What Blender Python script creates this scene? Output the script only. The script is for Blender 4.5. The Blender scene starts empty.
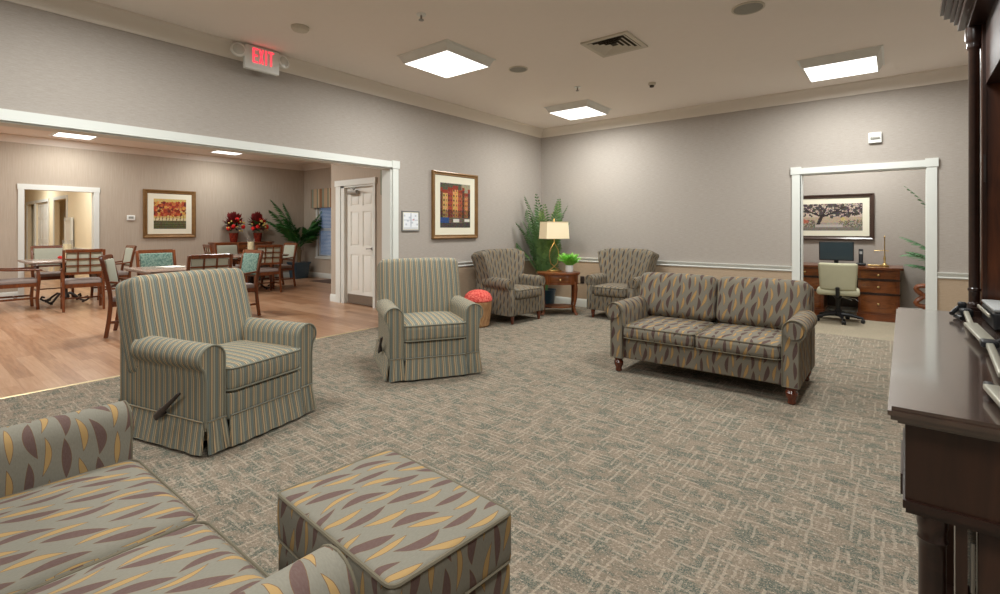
import bpy, math, random
from mathutils import Vector, Matrix, Euler
sc = bpy.context.scene
COL = sc.collection
PI = math.pi

# ------------------------------------------------------------------ camera
cam_d = bpy.data.cameras.new('camera')
cam = bpy.data.objects.new('camera', cam_d); COL.objects.link(cam)
cam.location = (4.918, -7.333, 1.30)
cam.rotation_euler = (PI/2, 0, math.atan(395/495))
cam_d.sensor_width = 36.0
cam_d.lens = 36.0*495/1000
cam_d.shift_y = -0.068
cam_d.clip_start = 0.02
sc.camera = cam
# ------------------------------------------------------------------ world / exposure
w = bpy.data.worlds.new('world'); sc.world = w; w.use_nodes = True
w.node_tree.nodes['Background'].inputs[0].default_value = (0.80, 0.88, 1.0, 1)
w.node_tree.nodes['Background'].inputs[1].default_value = 1.0
sc.view_settings.view_transform = 'Standard'
sc.view_settings.look = 'None'
sc.view_settings.gamma = 1
sc.view_settings.use_curve_mapping = False
sc.view_settings.exposure = 0.07
try:
    sc.cycles.use_denoising = True
    sc.cycles.max_bounces = 10
    sc.cycles.diffuse_bounces = 6
    sc.cycles.sample_clamp_indirect = 6
except Exception: pass
PANEL_W = 48.0        # watts of one lounge ceiling panel
DINE_W = 30.0
OFFICE_W = 62.0
HALL_W = 62.0
PANEL_COL = (0.93, 0.965, 0.945)

# ------------------------------------------------------------------ helpers
def lin(c):
    out = []
    for v in c[:3]:
        v = v/255.0
        out.append(v/12.92 if v <= 0.04045 else ((v+0.055)/1.055)**2.4)
    return (out[0], out[1], out[2], 1.0)

class NT:
    """tiny node builder"""
    def __init__(s, name, rough=0.6, spec=0.3, metal=0.0, coat=0.0):
        s.m = bpy.data.materials.new(name); s.m.use_nodes = True
        s.t = s.m.node_tree; s.n = s.t.nodes
        s.b = s.n['Principled BSDF']
        s.b.inputs['Roughness'].default_value = rough
        s.b.inputs['Specular IOR Level'].default_value = spec
        s.b.inputs['Metallic'].default_value = metal
        s.b.inputs['Coat Weight'].default_value = coat
        s.b.inputs['Coat Roughness'].default_value = 0.12
    def link(s, a, b): s.t.links.new(a, b)
    def put(s, sock, v):
        if hasattr(v, 'node') or isinstance(v, bpy.types.NodeSocket): s.link(v, sock)
        else: sock.default_value = v
    def math(s, op, a, b=0.0, c=None, clamp=False):
        n = s.n.new('ShaderNodeMath'); n.operation = op; n.use_clamp = clamp
        s.put(n.inputs[0], a); s.put(n.inputs[1], b)
        if c is not None: s.put(n.inputs[2], c)
        return n.outputs[0]
    def mix(s, f, a, b):
        n = s.n.new('ShaderNodeMix'); n.data_type = 'RGBA'
        s.put(n.inputs[0], f)
        s.put(n.inputs[6], a); s.put(n.inputs[7], b)
        return n.outputs[2]
    def sep(s, v):
        n = s.n.new('ShaderNodeSeparateXYZ'); s.link(v, n.inputs[0]); return n.outputs
    def comb(s, x, y, z=0.0):
        n = s.n.new('ShaderNodeCombineXYZ')
        s.put(n.inputs[0], x); s.put(n.inputs[1], y); s.put(n.inputs[2], z); return n.outputs[0]
    def scale(s, v, xyz):
        n = s.n.new('ShaderNodeVectorMath'); n.operation = 'MULTIPLY'
        s.link(v, n.inputs[0]); n.inputs[1].default_value = xyz; return n.outputs[0]
    def noise(s, v, scale, detail=2.0, rough=0.5, dist=0.0):
        n = s.n.new('ShaderNodeTexNoise'); s.link(v, n.inputs['Vector'])
        n.inputs['Scale'].default_value = scale; n.inputs['Detail'].default_value = detail
        n.inputs['Roughness'].default_value = rough; n.inputs['Distortion'].default_value = dist
        return n.outputs['Fac']
    def white(s, v):
        n = s.n.new('ShaderNodeTexWhiteNoise'); n.noise_dimensions = '3D'; s.link(v, n.inputs['Vector'])
        return n.outputs['Value'], n.outputs['Color']
    def ramp(s, f, stops, const=False):
        n = s.n.new('ShaderNodeValToRGB'); s.link(f, n.inputs[0])
        cr = n.color_ramp; cr.interpolation = 'CONSTANT' if const else 'LINEAR'
        while len(cr.elements) > 1: cr.elements.remove(cr.elements[0])
        cr.elements[0].position = stops[0][0]; cr.elements[0].color = stops[0][1]
        for p, c in stops[1:]:
            e = cr.elements.new(p); e.color = c
        return n.outputs[0]
    def pos(s): return s.n.new('ShaderNodeNewGeometry').outputs['Position']
    def obj(s): return s.n.new('ShaderNodeTexCoord').outputs['Object']
    def uv(s): return s.n.new('ShaderNodeTexCoord').outputs['UV']
    def color(s, v): s.put(s.b.inputs['Base Color'], v); return s
    def bump(s, h, strength=0.3, dist=0.01):
        n = s.n.new('ShaderNodeBump'); s.link(h, n.inputs['Height'])
        n.inputs['Strength'].default_value = strength; n.inputs['Distance'].default_value = dist
        s.link(n.outputs[0], s.b.inputs['Normal']); return s
    def emit(s, c, k):
        s.put(s.b.inputs['Emission Color'], c); s.b.inputs['Emission Strength'].default_value = k; return s

def g(v): return (v, v, v, 1)
M = {}
def plain(name, rgb, rough=0.5, spec=0.3, metal=0.0, coat=0.0, var=0.06):
    t = NT(name, rough, spec, metal, coat)
    c = lin(rgb); n = t.noise(t.obj(), 14, 3)
    lo = tuple(max(0, x*(1-var)) for x in c[:3])+(1,); hi = tuple(min(1, x*(1+var)) for x in c[:3])+(1,)
    t.color(t.mix(n, lo, hi)); M[name] = t.m; return t.m

def wood(name, dark, light, rough=0.35, coat=0.3, axis=2, sc_=9.0):
    t = NT(name, rough, 0.4, 0, coat)
    s = [sc_, sc_, sc_]; s[axis] = sc_*0.12
    v = t.scale(t.obj(), tuple(s))
    n = t.noise(v, 3.0, 4, 0.6, 1.2)
    n2 = t.noise(t.obj(), 3.5, 2)
    f = t.math('ADD', t.math('MULTIPLY', n, 0.75), t.math('MULTIPLY', n2, 0.35))
    t.color(t.ramp(f, [(0.3, lin(dark)), (0.75, lin(light))]))
    M[name] = t.m; return t.m

def wallpaper(name, a, b, horizontal=True, strength=1.0):
    t = NT(name, 0.85, 0.15)
    p = t.sep(t.pos())
    h = t.math('ADD', p[0], p[1])                      # runs along either wall direction
    if horizontal: v = t.comb(t.math('MULTIPLY', h, 14), t.math('MULTIPLY', p[2], 210))
    else: v = t.comb(t.math('MULTIPLY', h, 75), t.math('MULTIPLY', p[2], 2.2))
    n = t.noise(v, 1.0, 3, 0.65)
    n2 = t.noise(t.comb(t.math('MULTIPLY', h, 60), t.math('MULTIPLY', p[2], 200)), 1.0, 1)
    f = t.math('ADD', t.math('MULTIPLY', n, 0.75), t.math('MULTIPLY', n2, 0.25))
    t.color(t.ramp(f, [(0.32, lin(a)), (0.68, lin(b))]))
    t.bump(f, 0.12*strength, 0.004)
    M[name] = t.m; return t.m

wallpaper('wall_upper', (160, 151, 142), (177, 168, 160), True, 0.6)
wallpaper('wall_lower', (166, 145, 122), (184, 163, 140), True, 0.6)
wallpaper('wall_dining', (171, 157, 141), (184, 171, 156), False, 0.4)
plain('hall_paint', (226, 212, 182), 0.8, var=0.02)
plain('ceiling_paint', (240, 231, 224), 0.9, 0.1, var=0.015)
plain('trim_white', (216, 217, 211), 0.4, 0.4, var=0.015)
plain('crown_paint', (226, 217, 207), 0.5, 0.3, var=0.015)
plain('door_white', (226, 224, 216), 0.4, 0.4, var=0.01)
plain('steel', (150, 145, 138), 0.35, 0.5, 0.85)
plain('chrome', (200, 200, 200), 0.18, 0.5, 0.95)
plain('brass', (190, 160, 105), 0.3, 0.5, 0.9)
plain('gold_satin', (205, 185, 145), 0.35, 0.5, 0.6)
plain('black_plastic', (28, 28, 30), 0.4, 0.4)
plain('dark_handle', (52, 42, 38), 0.4, 0.4)
plain('grey_plastic', (150, 150, 148), 0.5)
plain('silver_tube', (158, 153, 138), 0.38, 0.5, 0.4)
plain('white_plastic', (228, 228, 224), 0.4)
plain('beige_fabric', (176, 172, 146), 0.85, 0.1)
plain('grille_grey', (150, 148, 140), 0.7)
plain('vent_shade', (74, 68, 58), 0.9)
plain('vent_paint', (206, 198, 184), 0.6)
plain('pad_sage', (172, 174, 158), 0.8, 0.1)
plain('seat_grey', (150, 138, 132), 0.8, 0.1)
plain('iron', (48, 40, 36), 0.5, 0.4, 0.5)
plain('wax', (238, 222, 180), 0.5)
plain('blue_pot', (36, 60, 74), 0.3, 0.5, 0, 0.4, var=0.3)
plain('pot_white', (225, 225, 222), 0.4)
plain('red_flower', (196, 30, 26), 0.6, var=0.25)
plain('maroon_leaf', (112, 28, 28), 0.7, var=0.3)
plain('gold_berry', (190, 165, 90), 0.5, var=0.2)
plain('green_leaf_dark', (44, 92, 40), 0.5, 0.3, var=0.45)
plain('green_leaf_mid', (92, 124, 76), 0.5, 0.3, var=0.4)
plain('green_leaf_fresh', (128, 196, 78), 0.5, 0.3, var=0.3)
plain('office_leaf', (96, 132, 96), 0.5, var=0.3)
plain('trunk', (96, 76, 52), 0.9, var=0.3)
plain('soil', (58, 44, 34), 0.95)
plain('mat_board', (226, 220, 200), 0.9, var=0.02)
plain('frame_gold', (126, 92, 52), 0.4, 0.4, 0.25, 0.2, var=0.35)
plain('frame_dark', (66, 48, 40), 0.35, 0.4, 0.1, 0.3, var=0.3)
plain('frame_grey', (130, 128, 126), 0.4, 0.4, 0.4)
plain('runner', (204, 202, 192), 0.9)
plain('rug_dark', (92, 74, 66), 0.95)
plain('glass_lamp', (215, 218, 214), 0.15, 0.6, 0.3)
wood('cherry', (74, 36, 17), (140, 78, 40), 0.35, 0.3)
wood('chair_wood', (72, 35, 17), (126, 68, 33), 0.35, 0.3)
wood('table_wood', (64, 32, 16), (140, 80, 40), 0.25, 0.5, axis=0)
wood('desk_wood', (62, 28, 13), (134, 72, 36), 0.28, 0.5, axis=0)
wood('espresso', (22, 13, 10), (50, 29, 22), 0.3, 0.45, axis=1, sc_=6)
wood('hutch_wood', (48, 25, 16), (104, 58, 34), 0.35, 0.3, axis=2, sc_=6)
wood('espresso_side', (28, 17, 12), (60, 36, 25), 0.3, 0.4, axis=2, sc_=6)
wood('espresso_satin', (26, 15, 11), (58, 32, 22), 0.55, 0.05, axis=1, sc_=6)
wood('polished_top_sheen', (44, 31, 26), (72, 52, 42), 0.24, 1.0, axis=1, sc_=5)  # base colour lightened to carry part of the bright wall's reflection
_b = M['polished_top_sheen'].node_tree.nodes['Principled BSDF']; _b.inputs['Coat IOR'].default_value = 1.9; _b.inputs['Coat Roughness'].default_value = 0.10; _b.inputs['IOR'].default_value = 1.7
wood('leg_wood', (62, 26, 15), (116, 54, 30), 0.25, 0.5)
wood('table_top_grey', (120, 100, 88), (158, 138, 124), 0.25, 0.3, axis=1)
t = NT('teal_pad', 0.8, 0.1)
n = t.noise(t.obj(), 38, 3, 0.6)
t.color(t.ramp(n, [(0.38, lin((80, 108, 98))), (0.6, lin((126, 148, 136)))])); M['teal_pad'] = t.m
# lamp shade
t = NT('shade_fabric', 0.9, 0.1)
t.color(lin((222, 208, 178))); t.emit(lin((255, 222, 175)), 0.22); M['shade_fabric'] = t.m
t = NT('lens', 0.5); t.color(g(0.9)); t.emit((1, 0.98, 0.94, 1), 2.6); M['lens'] = t.m
t = NT('exit_red', 0.5); t.color((0.8, 0.03, 0.05, 1)); t.emit((1, 0.05, 0.08, 1), 1.5); M['exit_red'] = t.m
t = NT('screen', 0.15, 0.5); t.color(lin((52, 66, 72))); M['screen'] = t.m
t = NT('glass', 0.03, 0.5); t.color((0.95, 0.98, 1, 1)); t.b.inputs['Transmission Weight'].default_value = 0.95; t.b.inputs['Alpha'].default_value = 0.35; M['glass'] = t.m
t.b.inputs['Alpha'].default_value = 0.18
t = NT('blind_slat', 0.5); t.color(lin((196, 204, 214))); M['blind_slat'] = t.m
t = NT('night_pane', 0.1, 0.5); t.color(lin((70, 92, 120))); t.emit(lin((110, 130, 160)), 0.45); M['night_pane'] = t.m
# laminate: planks along x
t = NT('laminate', 0.3, 0.35, 0, 0.1)
p = t.sep(t.pos()); PW = 0.127
row = t.math('FLOOR', t.math('DIVIDE', p[1], PW))
rr, _ = t.white(t.comb(row, 3.0))
px_ = t.math('ADD', t.math('DIVIDE', p[0], 1.22), t.math('MULTIPLY', rr, 7.0))
colm = t.math('FLOOR', px_)
pr_, _ = t.white(t.comb(row, colm, 1.0))
grain = t.noise(t.comb(t.math('ADD', t.math('MULTIPLY', p[0], 2.2), t.math('MULTIPLY', pr_, 31)), t.math('MULTIPLY', p[1], 34)), 1.0, 4, 0.6, 0.6)
f = t.math('ADD', t.math('MULTIPLY', grain, 0.7), t.math('MULTIPLY', pr_, 0.35))
c = t.ramp(f, [(0.25, lin((134, 94, 66))), (0.5, lin((166, 126, 95))), (0.8, lin((188, 152, 123)))])
fy = t.math('FRACT', t.math('DIVIDE', p[1], PW)); seam = t.math('LESS_THAN', fy, 0.02)
fx = t.math('FRACT', px_); seam2 = t.math('LESS_THAN', fx, 0.003)
c = t.mix(t.math('MULTIPLY', t.math('MAXIMUM', seam, seam2), 0.45), c, lin((120, 80, 52)))
t.color(c); M['laminate'] = t.m
# carpet
def carpet(name, base1, base2, teal, line, amt=1.0):
    t = NT(name, 0.95, 0.05)
    P = t.pos(); p = t.sep(P)
    mott = t.noise(P, 5.0, 4, 0.6)
    patch = t.noise(t.comb(t.math('MULTIPLY', p[0], 8), t.math('MULTIPLY', p[1], 15)), 1.0, 4, 0.7)
    fine = t.noise(P, 170, 2, 0.7)
    tex = t.noise(t.comb(t.math('MULTIPLY', p[0], 120), t.math('MULTIPLY', p[1], 40)), 1.0, 2, 0.7)
    c = t.mix(t.math('MULTIPLY', t.math('ADD', mott, tex), 0.5), lin(base1), lin(base2))
    tm = t.math('MULTIPLY', t.math('SUBTRACT', patch, 0.46), 9.0, clamp=True)
    tm = t.math('MULTIPLY', tm, t.math('MULTIPLY', t.math('SUBTRACT', fine, 0.36), 4.5, clamp=True))
    c = t.mix(t.math('MULTIPLY', tm, 0.92*amt), c, lin(teal))
    def streak(a, b, off):
        # lines ~4 cm apart, broken into lengths
        k = t.math('DIVIDE', a, 0.036)
        idx = t.math('FLOOR', k)
        r, _ = t.white(t.comb(idx, off))
        brk = t.noise(t.comb(t.math('ADD', t.math('MULTIPLY', b, 5.5), t.math('MULTIPLY', r, 60)), t.math('MULTIPLY', idx, 7.7), off), 1.0, 1)
        on = t.math('GREATER_THAN', brk, 0.53)
        th = t.math('LESS_THAN', t.math('ABSOLUTE', t.math('SUBTRACT', t.math('FRACT', k), 0.5)), 0.15)
        return t.math('MULTIPLY', on, th)
    wob = t.math('MULTIPLY', t.math('SUBTRACT', t.noise(P, 9, 2), 0.5), 0.03)
    s1 = streak(t.math('ADD', p[0], wob), p[1], 1.0)
    s2 = streak(t.math('ADD', p[1], wob), p[0], 5.0)
    s = t.math('MAXIMUM', s1, s2)
    s = t.math('MULTIPLY', s, t.math('MULTIPLY', t.math('SUBTRACT', fine, 0.3), 3.0, clamp=True))
    c = t.mix(t.math('MULTIPLY', s, 0.62*amt), c, lin(line))
    c = t.mix(t.math('MULTIPLY', t.math('SUBTRACT', fine, 0.40), 1.9, clamp=True), c, lin((74, 68, 58)))
    speck = t.noise(t.comb(t.math('MULTIPLY', p[0], 70), t.math('MULTIPLY', p[1], 95)), 1.0, 2, 0.75)
    c = t.mix(t.math('MULTIPLY', t.math('SUBTRACT', speck, 0.55), 4.0*amt, clamp=True), c, lin((86, 80, 68)))
    c = t.mix(t.math('MULTIPLY', t.math('SUBTRACT', 0.45, speck), 4.0*amt, clamp=True), c, lin((196, 178, 158)))
    t.color(c); t.bump(fine, 0.35, 0.006)
    M[name] = t.m
carpet('carpet', (116, 103, 89), (164, 149, 132), (66, 90, 84), (200, 184, 164))
carpet('carpet_office', (146, 134, 114), (176, 163, 142), (140, 140, 120), (190, 178, 158), 0.4)
# striped upholstery (uses u)
t = NT('stripe_fabric', 0.85, 0.15)
uv = t.sep(t.uv())
wob = t.math('MULTIPLY', t.math('SUBTRACT', t.noise(t.uv(), 6, 1), 0.5), 0.004)
fr = t.math('FRACT', t.math('DIVIDE', t.math('ADD', uv[0], wob), 0.052))
A = lin((136, 131, 113)); Bc = lin((112, 122, 119)); T_ = lin((190, 162, 126)); D = lin((72, 72, 68)); Lc = lin((172, 166, 148))
c = t.ramp(fr, [(0.0, T_), (0.17, D), (0.21, A), (0.36, Lc), (0.43, A), (0.52, D), (0.55, Bc), (0.76, D), (0.79, A), (0.93, D)], True)
wv = t.noise(t.scale(t.uv(), (300, 300, 1)), 1.0, 1)
c = t.mix(t.math('MULTIPLY', wv, 0.35), c, lin((120, 118, 104)))
t.color(c); t.bump(wv, 0.15, 0.002); M['stripe_fabric'] = t.m
plain('stripe_welt', (128, 126, 112), 0.85, 0.1)
# leaf upholstery (uses u across, v along the leaf)
def leaf_fabric(name, ground, mauve, gold, cw=0.060, ch=0.146, mode=0):
    t = NT(name, 0.85, 0.15)
    uv = t.sep(t.uv())
    def layer(off_u, off_v, seed, W, H):
        cu = t.math('ADD', t.math('DIVIDE', uv[0], cw*1.6), off_u)
        ci = t.math('FLOOR', cu); fu = t.math('SUBTRACT', t.math('FRACT', cu), 0.5)
        r0, _ = t.white(t.comb(ci, seed, 2.0))
        cv = t.math('ADD', t.math('ADD', t.math('DIVIDE', uv[1], ch), off_v), t.math('MULTIPLY', r0, 0.35))
        cv = t.math('ADD', cv, t.math('MULTIPLY', ci, 0.37))
        ri = t.math('FLOOR', cv); fv = t.math('SUBTRACT', t.math('FRACT', cv), 0.5)
        r1, _ = t.white(t.comb(ci, ri, seed))
        r2, _ = t.white(t.comb(ri, ci, seed+9))
        # slant and curve
        x = t.math('ADD', fu, t.math('MULTIPLY', fv, t.math('MULTIPLY', t.math('ADD', r1, -0.22), -0.75)))
        x = t.math('ADD', x, t.math('MULTIPLY', t.math('MULTIPLY', fv, fv), t.math('MULTIPLY', t.math('SUBTRACT', r2, 0.5), 1.8)))
        q = t.math('DIVIDE', fv, H)
        wd = t.math('MULTIPLY', t.math('SUBTRACT', 1.0, t.math('MULTIPLY', q, q)), W)
        wd = t.math('MULTIPLY', wd, t.math('ADD', t.math('MULTIPLY', r1, 0.45), 0.7))
        return t.math('SUBTRACT', wd, t.math('ABSOLUTE', x)), r1, r2
    n = t.noise(t.scale(t.uv(), (260, 90, 1)), 1.0, 2)
    n2 = t.noise(t.scale(t.uv(), (16, 4, 1)), 1.0, 2)
    gd = t.mix(n, tuple(x*0.85 for x in lin(ground)[:3])+(1,), tuple(min(1, x*1.15) for x in lin(ground)[:3])+(1,))
    gd = t.mix(t.math('MULTIPLY', n2, 0.25), gd, lin((118, 122, 108)))
    d1, a1, b1 = layer(0.0, 0.0, 1.0, 0.155, 0.46)
    d2, a2, b2 = layer(0.5, 0.5, 4.0, 0.110, 0.42)
    edge = lin((112, 84, 62))
    c = gd
    for d, col in ((d1, mauve), (d2, gold)):
        c = t.mix(t.math('GREATER_THAN', d, -0.014), c, edge)
        c = t.mix(t.math('GREATER_THAN', d, 0.0), c, t.mix(t.math('MULTIPLY', n, 0.3), lin(col), gd))
    t.color(c); t.bump(n, 0.15, 0.002); M[name] = t.m
leaf_fabric('leaf_fabric', (119, 111, 99), (78, 56, 54), (168, 132, 82))
leaf_fabric('leaf_fabric_light', (131, 125, 113), (96, 70, 67), (172, 138, 86))
leaf_fabric('leaf_fabric_small', (118, 110, 98), (60, 52, 52), (146, 118, 80), 0.042, 0.13)
plain('leaf_welt', (112, 104, 88), 0.85, 0.1)
t = NT('coral_fabric', 0.85, 0.1)
n = t.noise(t.obj(), 45, 3, 0.7); t.color(t.ramp(n, [(0.4, lin((196, 62, 58))), (0.62, lin((232, 122, 108)))])); M['coral_fabric'] = t.m
t = NT('wicker', 0.7, 0.2)
ob = t.sep(t.obj()); n = t.noise(t.scale(t.obj(), (60, 60, 14)), 1.0, 2)
t.color(t.ramp(n, [(0.35, lin((146, 108, 74))), (0.65, lin((176, 136, 96)))])); t.bump(n, 0.4, 0.005); M['wicker'] = t.m
t = NT('valance_fabric', 0.85, 0.1)
p = t.sep(t.obj()); fr = t.math('FRACT', t.math('DIVIDE', p[0], 0.5))
t.color(t.ramp(fr, [(0, lin((188, 160, 130))), (0.3, lin((130, 134, 118))), (0.42, lin((196, 178, 148))), (0.55, lin((150, 112, 84))), (0.8, lin((140, 144, 128)))], True)); M['valance_fabric'] = t.m
t = NT('paint_art', 0.7, 0.2)
a = t.n.new('ShaderNodeAttribute'); a.attribute_name = 'art'; t.color(a.outputs['Color']); M['paint_art'] = t.m

# ------------------------------------------------------------------ mesh builder
class MB:
    def __init__(s): s.v = []; s.f = []; s.uv = []; s.T = Matrix.Identity(4)
    def addv(s, p): s.v.append(tuple(s.T @ Vector(p))); return len(s.v)-1
    def addf(s, idx, uv=None):
        s.f.append(tuple(idx)); s.uv.append(uv)
    def box(s, x0, x1, y0, y1, z0, z1):
        c = [(x0,y0,z0),(x1,y0,z0),(x1,y1,z0),(x0,y1,z0),(x0,y0,z1),(x1,y0,z1),(x1,y1,z1),(x0,y1,z1)]
        i = [s.addv(p) for p in c]
        for q in ((0,3,2,1),(4,5,6,7)): s.addf([i[k] for k in q], [(c[k][0], c[k][1]) for k in q])
        for q in ((0,1,5,4),(2,3,7,6)): s.addf([i[k] for k in q], [(c[k][0], c[k][2]) for k in q])
        for q in ((1,2,6,5),(3,0,4,7)): s.addf([i[k] for k in q], [(c[k][1], c[k][2]) for k in q])
        return s
    def cbox(s, c, d): return s.box(c[0]-d[0]/2, c[0]+d[0]/2, c[1]-d[1]/2, c[1]+d[1]/2, c[2]-d[2]/2, c[2]+d[2]/2)
    def rbox(s, c, d, r, inner=4, rs=3, deform=None, uvmode=None):
        """rounded box; deform(x,y,z)->(x,y,z) in local coordinates; coordinates -1..1 passed too"""
        h = [d[0]/2, d[1]/2, d[2]/2]; r = min(r, *[x*0.98 for x in h])
        samples = []
        for a in range(3):
            S = []
            for k in range(rs+1): S.append(-h[a] + r*(1-math.cos(k/rs*PI/2)) if False else -h[a] + r*k/rs)
            for k in range(1, inner): S.append((-h[a]+r) + (2*h[a]-2*r)*k/inner)
            for k in range(rs+1): S.append(h[a]-r + r*k/rs)
            samples.append(S)
        key = {}
        def vert(p):
            q = [max(-(h[a]-r), min(h[a]-r, p[a])) for a in range(3)]
            dv = Vector([p[a]-q[a] for a in range(3)])
            if dv.length > 1e-9: dv = dv.normalized()*r
            o = Vector(q)+dv
            k = (round(p[0], 5), round(p[1], 5), round(p[2], 5))
            if k not in key:
                oo = o
                if deform: oo = Vector(deform(o.x, o.y, o.z, o.x/h[0], o.y/h[1], o.z/h[2]))
                key[k] = s.addv((oo.x+c[0], oo.y+c[1], oo.z+c[2]))
            return key[k]
        for ax in range(3):
            u, v = [(1,2),(0,2),(0,1)][ax]
            for sg in (-1, 1):
                for i in range(len(samples[u])-1):
                    for j in range(len(samples[v])-1):
                        P = []
                        for (a, b) in ((i,j),(i+1,j),(i+1,j+1),(i,j+1)):
                            p = [0,0,0]; p[ax] = sg*h[ax]; p[u] = samples[u][a]; p[v] = samples[v][b]; P.append(p)
                        flip = (sg > 0) if ax == 1 else (sg < 0)
                        if flip: P = P[::-1]
                        uvs = []
                        for p in P:
                            if uvmode: uvs.append(uvmode(ax, sg, p[0]+c[0], p[1]+c[1], p[2]+c[2]))
                            else: uvs.append((p[u]+c[u], p[v]+c[v]))
                        s.addf([vert(p) for p in P], uvs)
        return s
    def tube(s, pts, r, n=8, closed=False, cap=True):
        pts = [Vector(p) for p in pts]; m = len(pts)
        rr = r if isinstance(r, (list, tuple)) else [r]*m
        rings = []; up = Vector((0, 0, 1)); prev = None; L = 0
        for i, p in enumerate(pts):
            a = pts[(i-1) % m] if (closed or i > 0) else pts[i]
            b = pts[(i+1) % m] if (closed or i < m-1) else pts[i]
            d = (b-a)
            if d.length < 1e-9: d = Vector((0,0,1))
            d.normalize()
            if prev is None:
                x = d.cross(up)
                if x.length < 1e-3: x = d.cross(Vector((1, 0, 0)))
            else:
                x = prev - d*prev.dot(d)
                if x.length < 1e-6: x = d.cross(up)
            x.normalize(); prev = x; y = d.cross(x)
            rings.append([s.addv(p + (x*math.cos(2*PI*k/n) + y*math.sin(2*PI*k/n))*rr[i]) for k in range(n)])
        for i in range(m if closed else m-1):
            A, B = rings[i], rings[(i+1) % m]
            L2 = L + (pts[(i+1) % m]-pts[i]).length
            for k in range(n):
                k2 = (k+1) % n
                s.addf([A[k], A[k2], B[k2], B[k]], [(k/n*0.1, L), ((k+1)/n*0.1, L), ((k+1)/n*0.1, L2), (k/n*0.1, L2)])
            L = L2
        if cap and not closed:
            s.addf(rings[0][::-1]); s.addf(rings[-1])
        return s
    def lathe(s, prof, n=20, c=(0,0,0), cap=True):
        """prof: list of (r, z)"""
        rings = []
        for (r, z) in prof:
            rings.append([s.addv((c[0]+r*math.cos(2*PI*k/n), c[1]+r*math.sin(2*PI*k/n), c[2]+z)) for k in range(n)])
        for i in range(len(prof)-1):
            for k in range(n):
                k2 = (k+1) % n
                s.addf([rings[i][k], rings[i][k2], rings[i+1][k2], rings[i+1][k]],
                       [(k/n*prof[i][0]*6, prof[i][1]), ((k+1)/n*prof[i][0]*6, prof[i][1]), ((k+1)/n*prof[i][0]*6, prof[i+1][1]), (k/n*prof[i][0]*6, prof[i+1][1])])
        if cap:
            if prof[0][0] > 1e-5: s.addf(rings[0][::-1])
            if prof[-1][0] > 1e-5: s.addf(rings[-1])
        return s
    def extr(s, prof, a0, a1, axis='y', segs=1, shape=None, capuv=None, close=True):
        """extrude closed 2D profile. axis y: prof=(x,z); axis x: prof=(y,z); axis z: prof=(x,y). UV: u along axis, v arclength.
        shape(a, t, p) can move profile points"""
        def P(q, a):
            if axis == 'y': return (q[0], a, q[1])
            if axis == 'x': return (a, q[0], q[1])
            return (q[0], q[1], a)
        arc = [0]
        m = len(prof)
        for i in range(m):
            q, q2 = prof[i], prof[(i+1) % m]
            arc.append(arc[-1]+math.hypot(q2[0]-q[0], q2[1]-q[1]))
        rings = []
        for k in range(segs+1):
            t_ = k/segs; a = a0+(a1-a0)*t_
            rings.append(([s.addv(P(shape(a, t_, q) if shape else q, a)) for q in prof], a))
        for k in range(segs):
            A, aa = rings[k]; B, bb = rings[k+1]
            for i in range(m if close else m-1):
                j = (i+1) % m
                s.addf([A[i], A[j], B[j], B[i]], [(aa, arc[i]), (aa, arc[i+1]), (bb, arc[i+1]), (bb, arc[i])])
        cu = (lambda q: (q[0], q[1]))
        s.addf(rings[0][0][::-1], [cu(q) for q in prof[::-1]])
        s.addf(rings[-1][0], [cu(q) for q in prof])
        return s
    def quad(s, a, b, c, d, uv=None):
        s.addf([s.addv(a), s.addv(b), s.addv(c), s.addv(d)], uv); return s
    def mesh(s, name, mat, smooth=35):
        me = bpy.data.meshes.new(name)
        me.from_pydata(s.v, [], s.f)
        ul = me.uv_layers.new(name='UVMap'); li = 0
        for f, u in zip(s.f, s.uv):
            for k in range(len(f)):
                if u: ul.data[li].uv = u[k]
                else:
                    p = s.v[f[k]]; ul.data[li].uv = (p[0]+p[1], p[2])
                li += 1
        me.materials.append(M[mat] if isinstance(mat, str) else mat)
        me.update()
        import bmesh
        bm = bmesh.new(); bm.from_mesh(me)
        bmesh.ops.recalc_face_normals(bm, faces=bm.faces[:]); bm.to_mesh(me); bm.free()
        if smooth:
            me.polygons.foreach_set('use_smooth', [True]*len(me.polygons))
            me.set_sharp_from_angle(angle=math.radians(smooth))
        return me
    def build(s, name, mat, parent=None, smooth=35):
        o = bpy.data.objects.new(name, s.mesh(name, mat, smooth)); COL.objects.link(o)
        if parent is not None: o.parent = parent
        return o

def tag(o, label=None, cat=None, group=None, kind=None):
    if label: o['label'] = label
    if cat: o['category'] = cat
    if group: o['group'] = group
    if kind: o['kind'] = kind
    return o
def thing(name, label, cat, loc=(0,0,0), rz=0, group=None):
    o = bpy.data.objects.new(name, None); COL.objects.link(o)
    o.empty_display_size = 0.1
    o.location = loc; o.rotation_euler = (0, 0, math.radians(rz))
    return tag(o, label, cat, group)
def struct(o): o['kind'] = 'structure'; return o
def kids(o): return [x for x in bpy.data.objects if x.parent == o]
def copy_tree(o, parent=None):
    ch = kids(o)
    c = o.copy(); COL.objects.link(c); c.parent = parent
    for k in ch: copy_tree(k, c)
    return c
def dup(root, loc, rz, label, group=None):
    c = copy_tree(root); c.location = loc; c.rotation_euler = (0, 0, math.radians(rz)); c['label'] = label
    if group: c['group'] = group
    return c
def arc_pts(cx, cz, r, a0, a1, n):
    return [(cx+r*math.cos(math.radians(a0+(a1-a0)*k/n)), cz+r*math.sin(math.radians(a0+(a1-a0)*k/n))) for k in range(n+1)]

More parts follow.
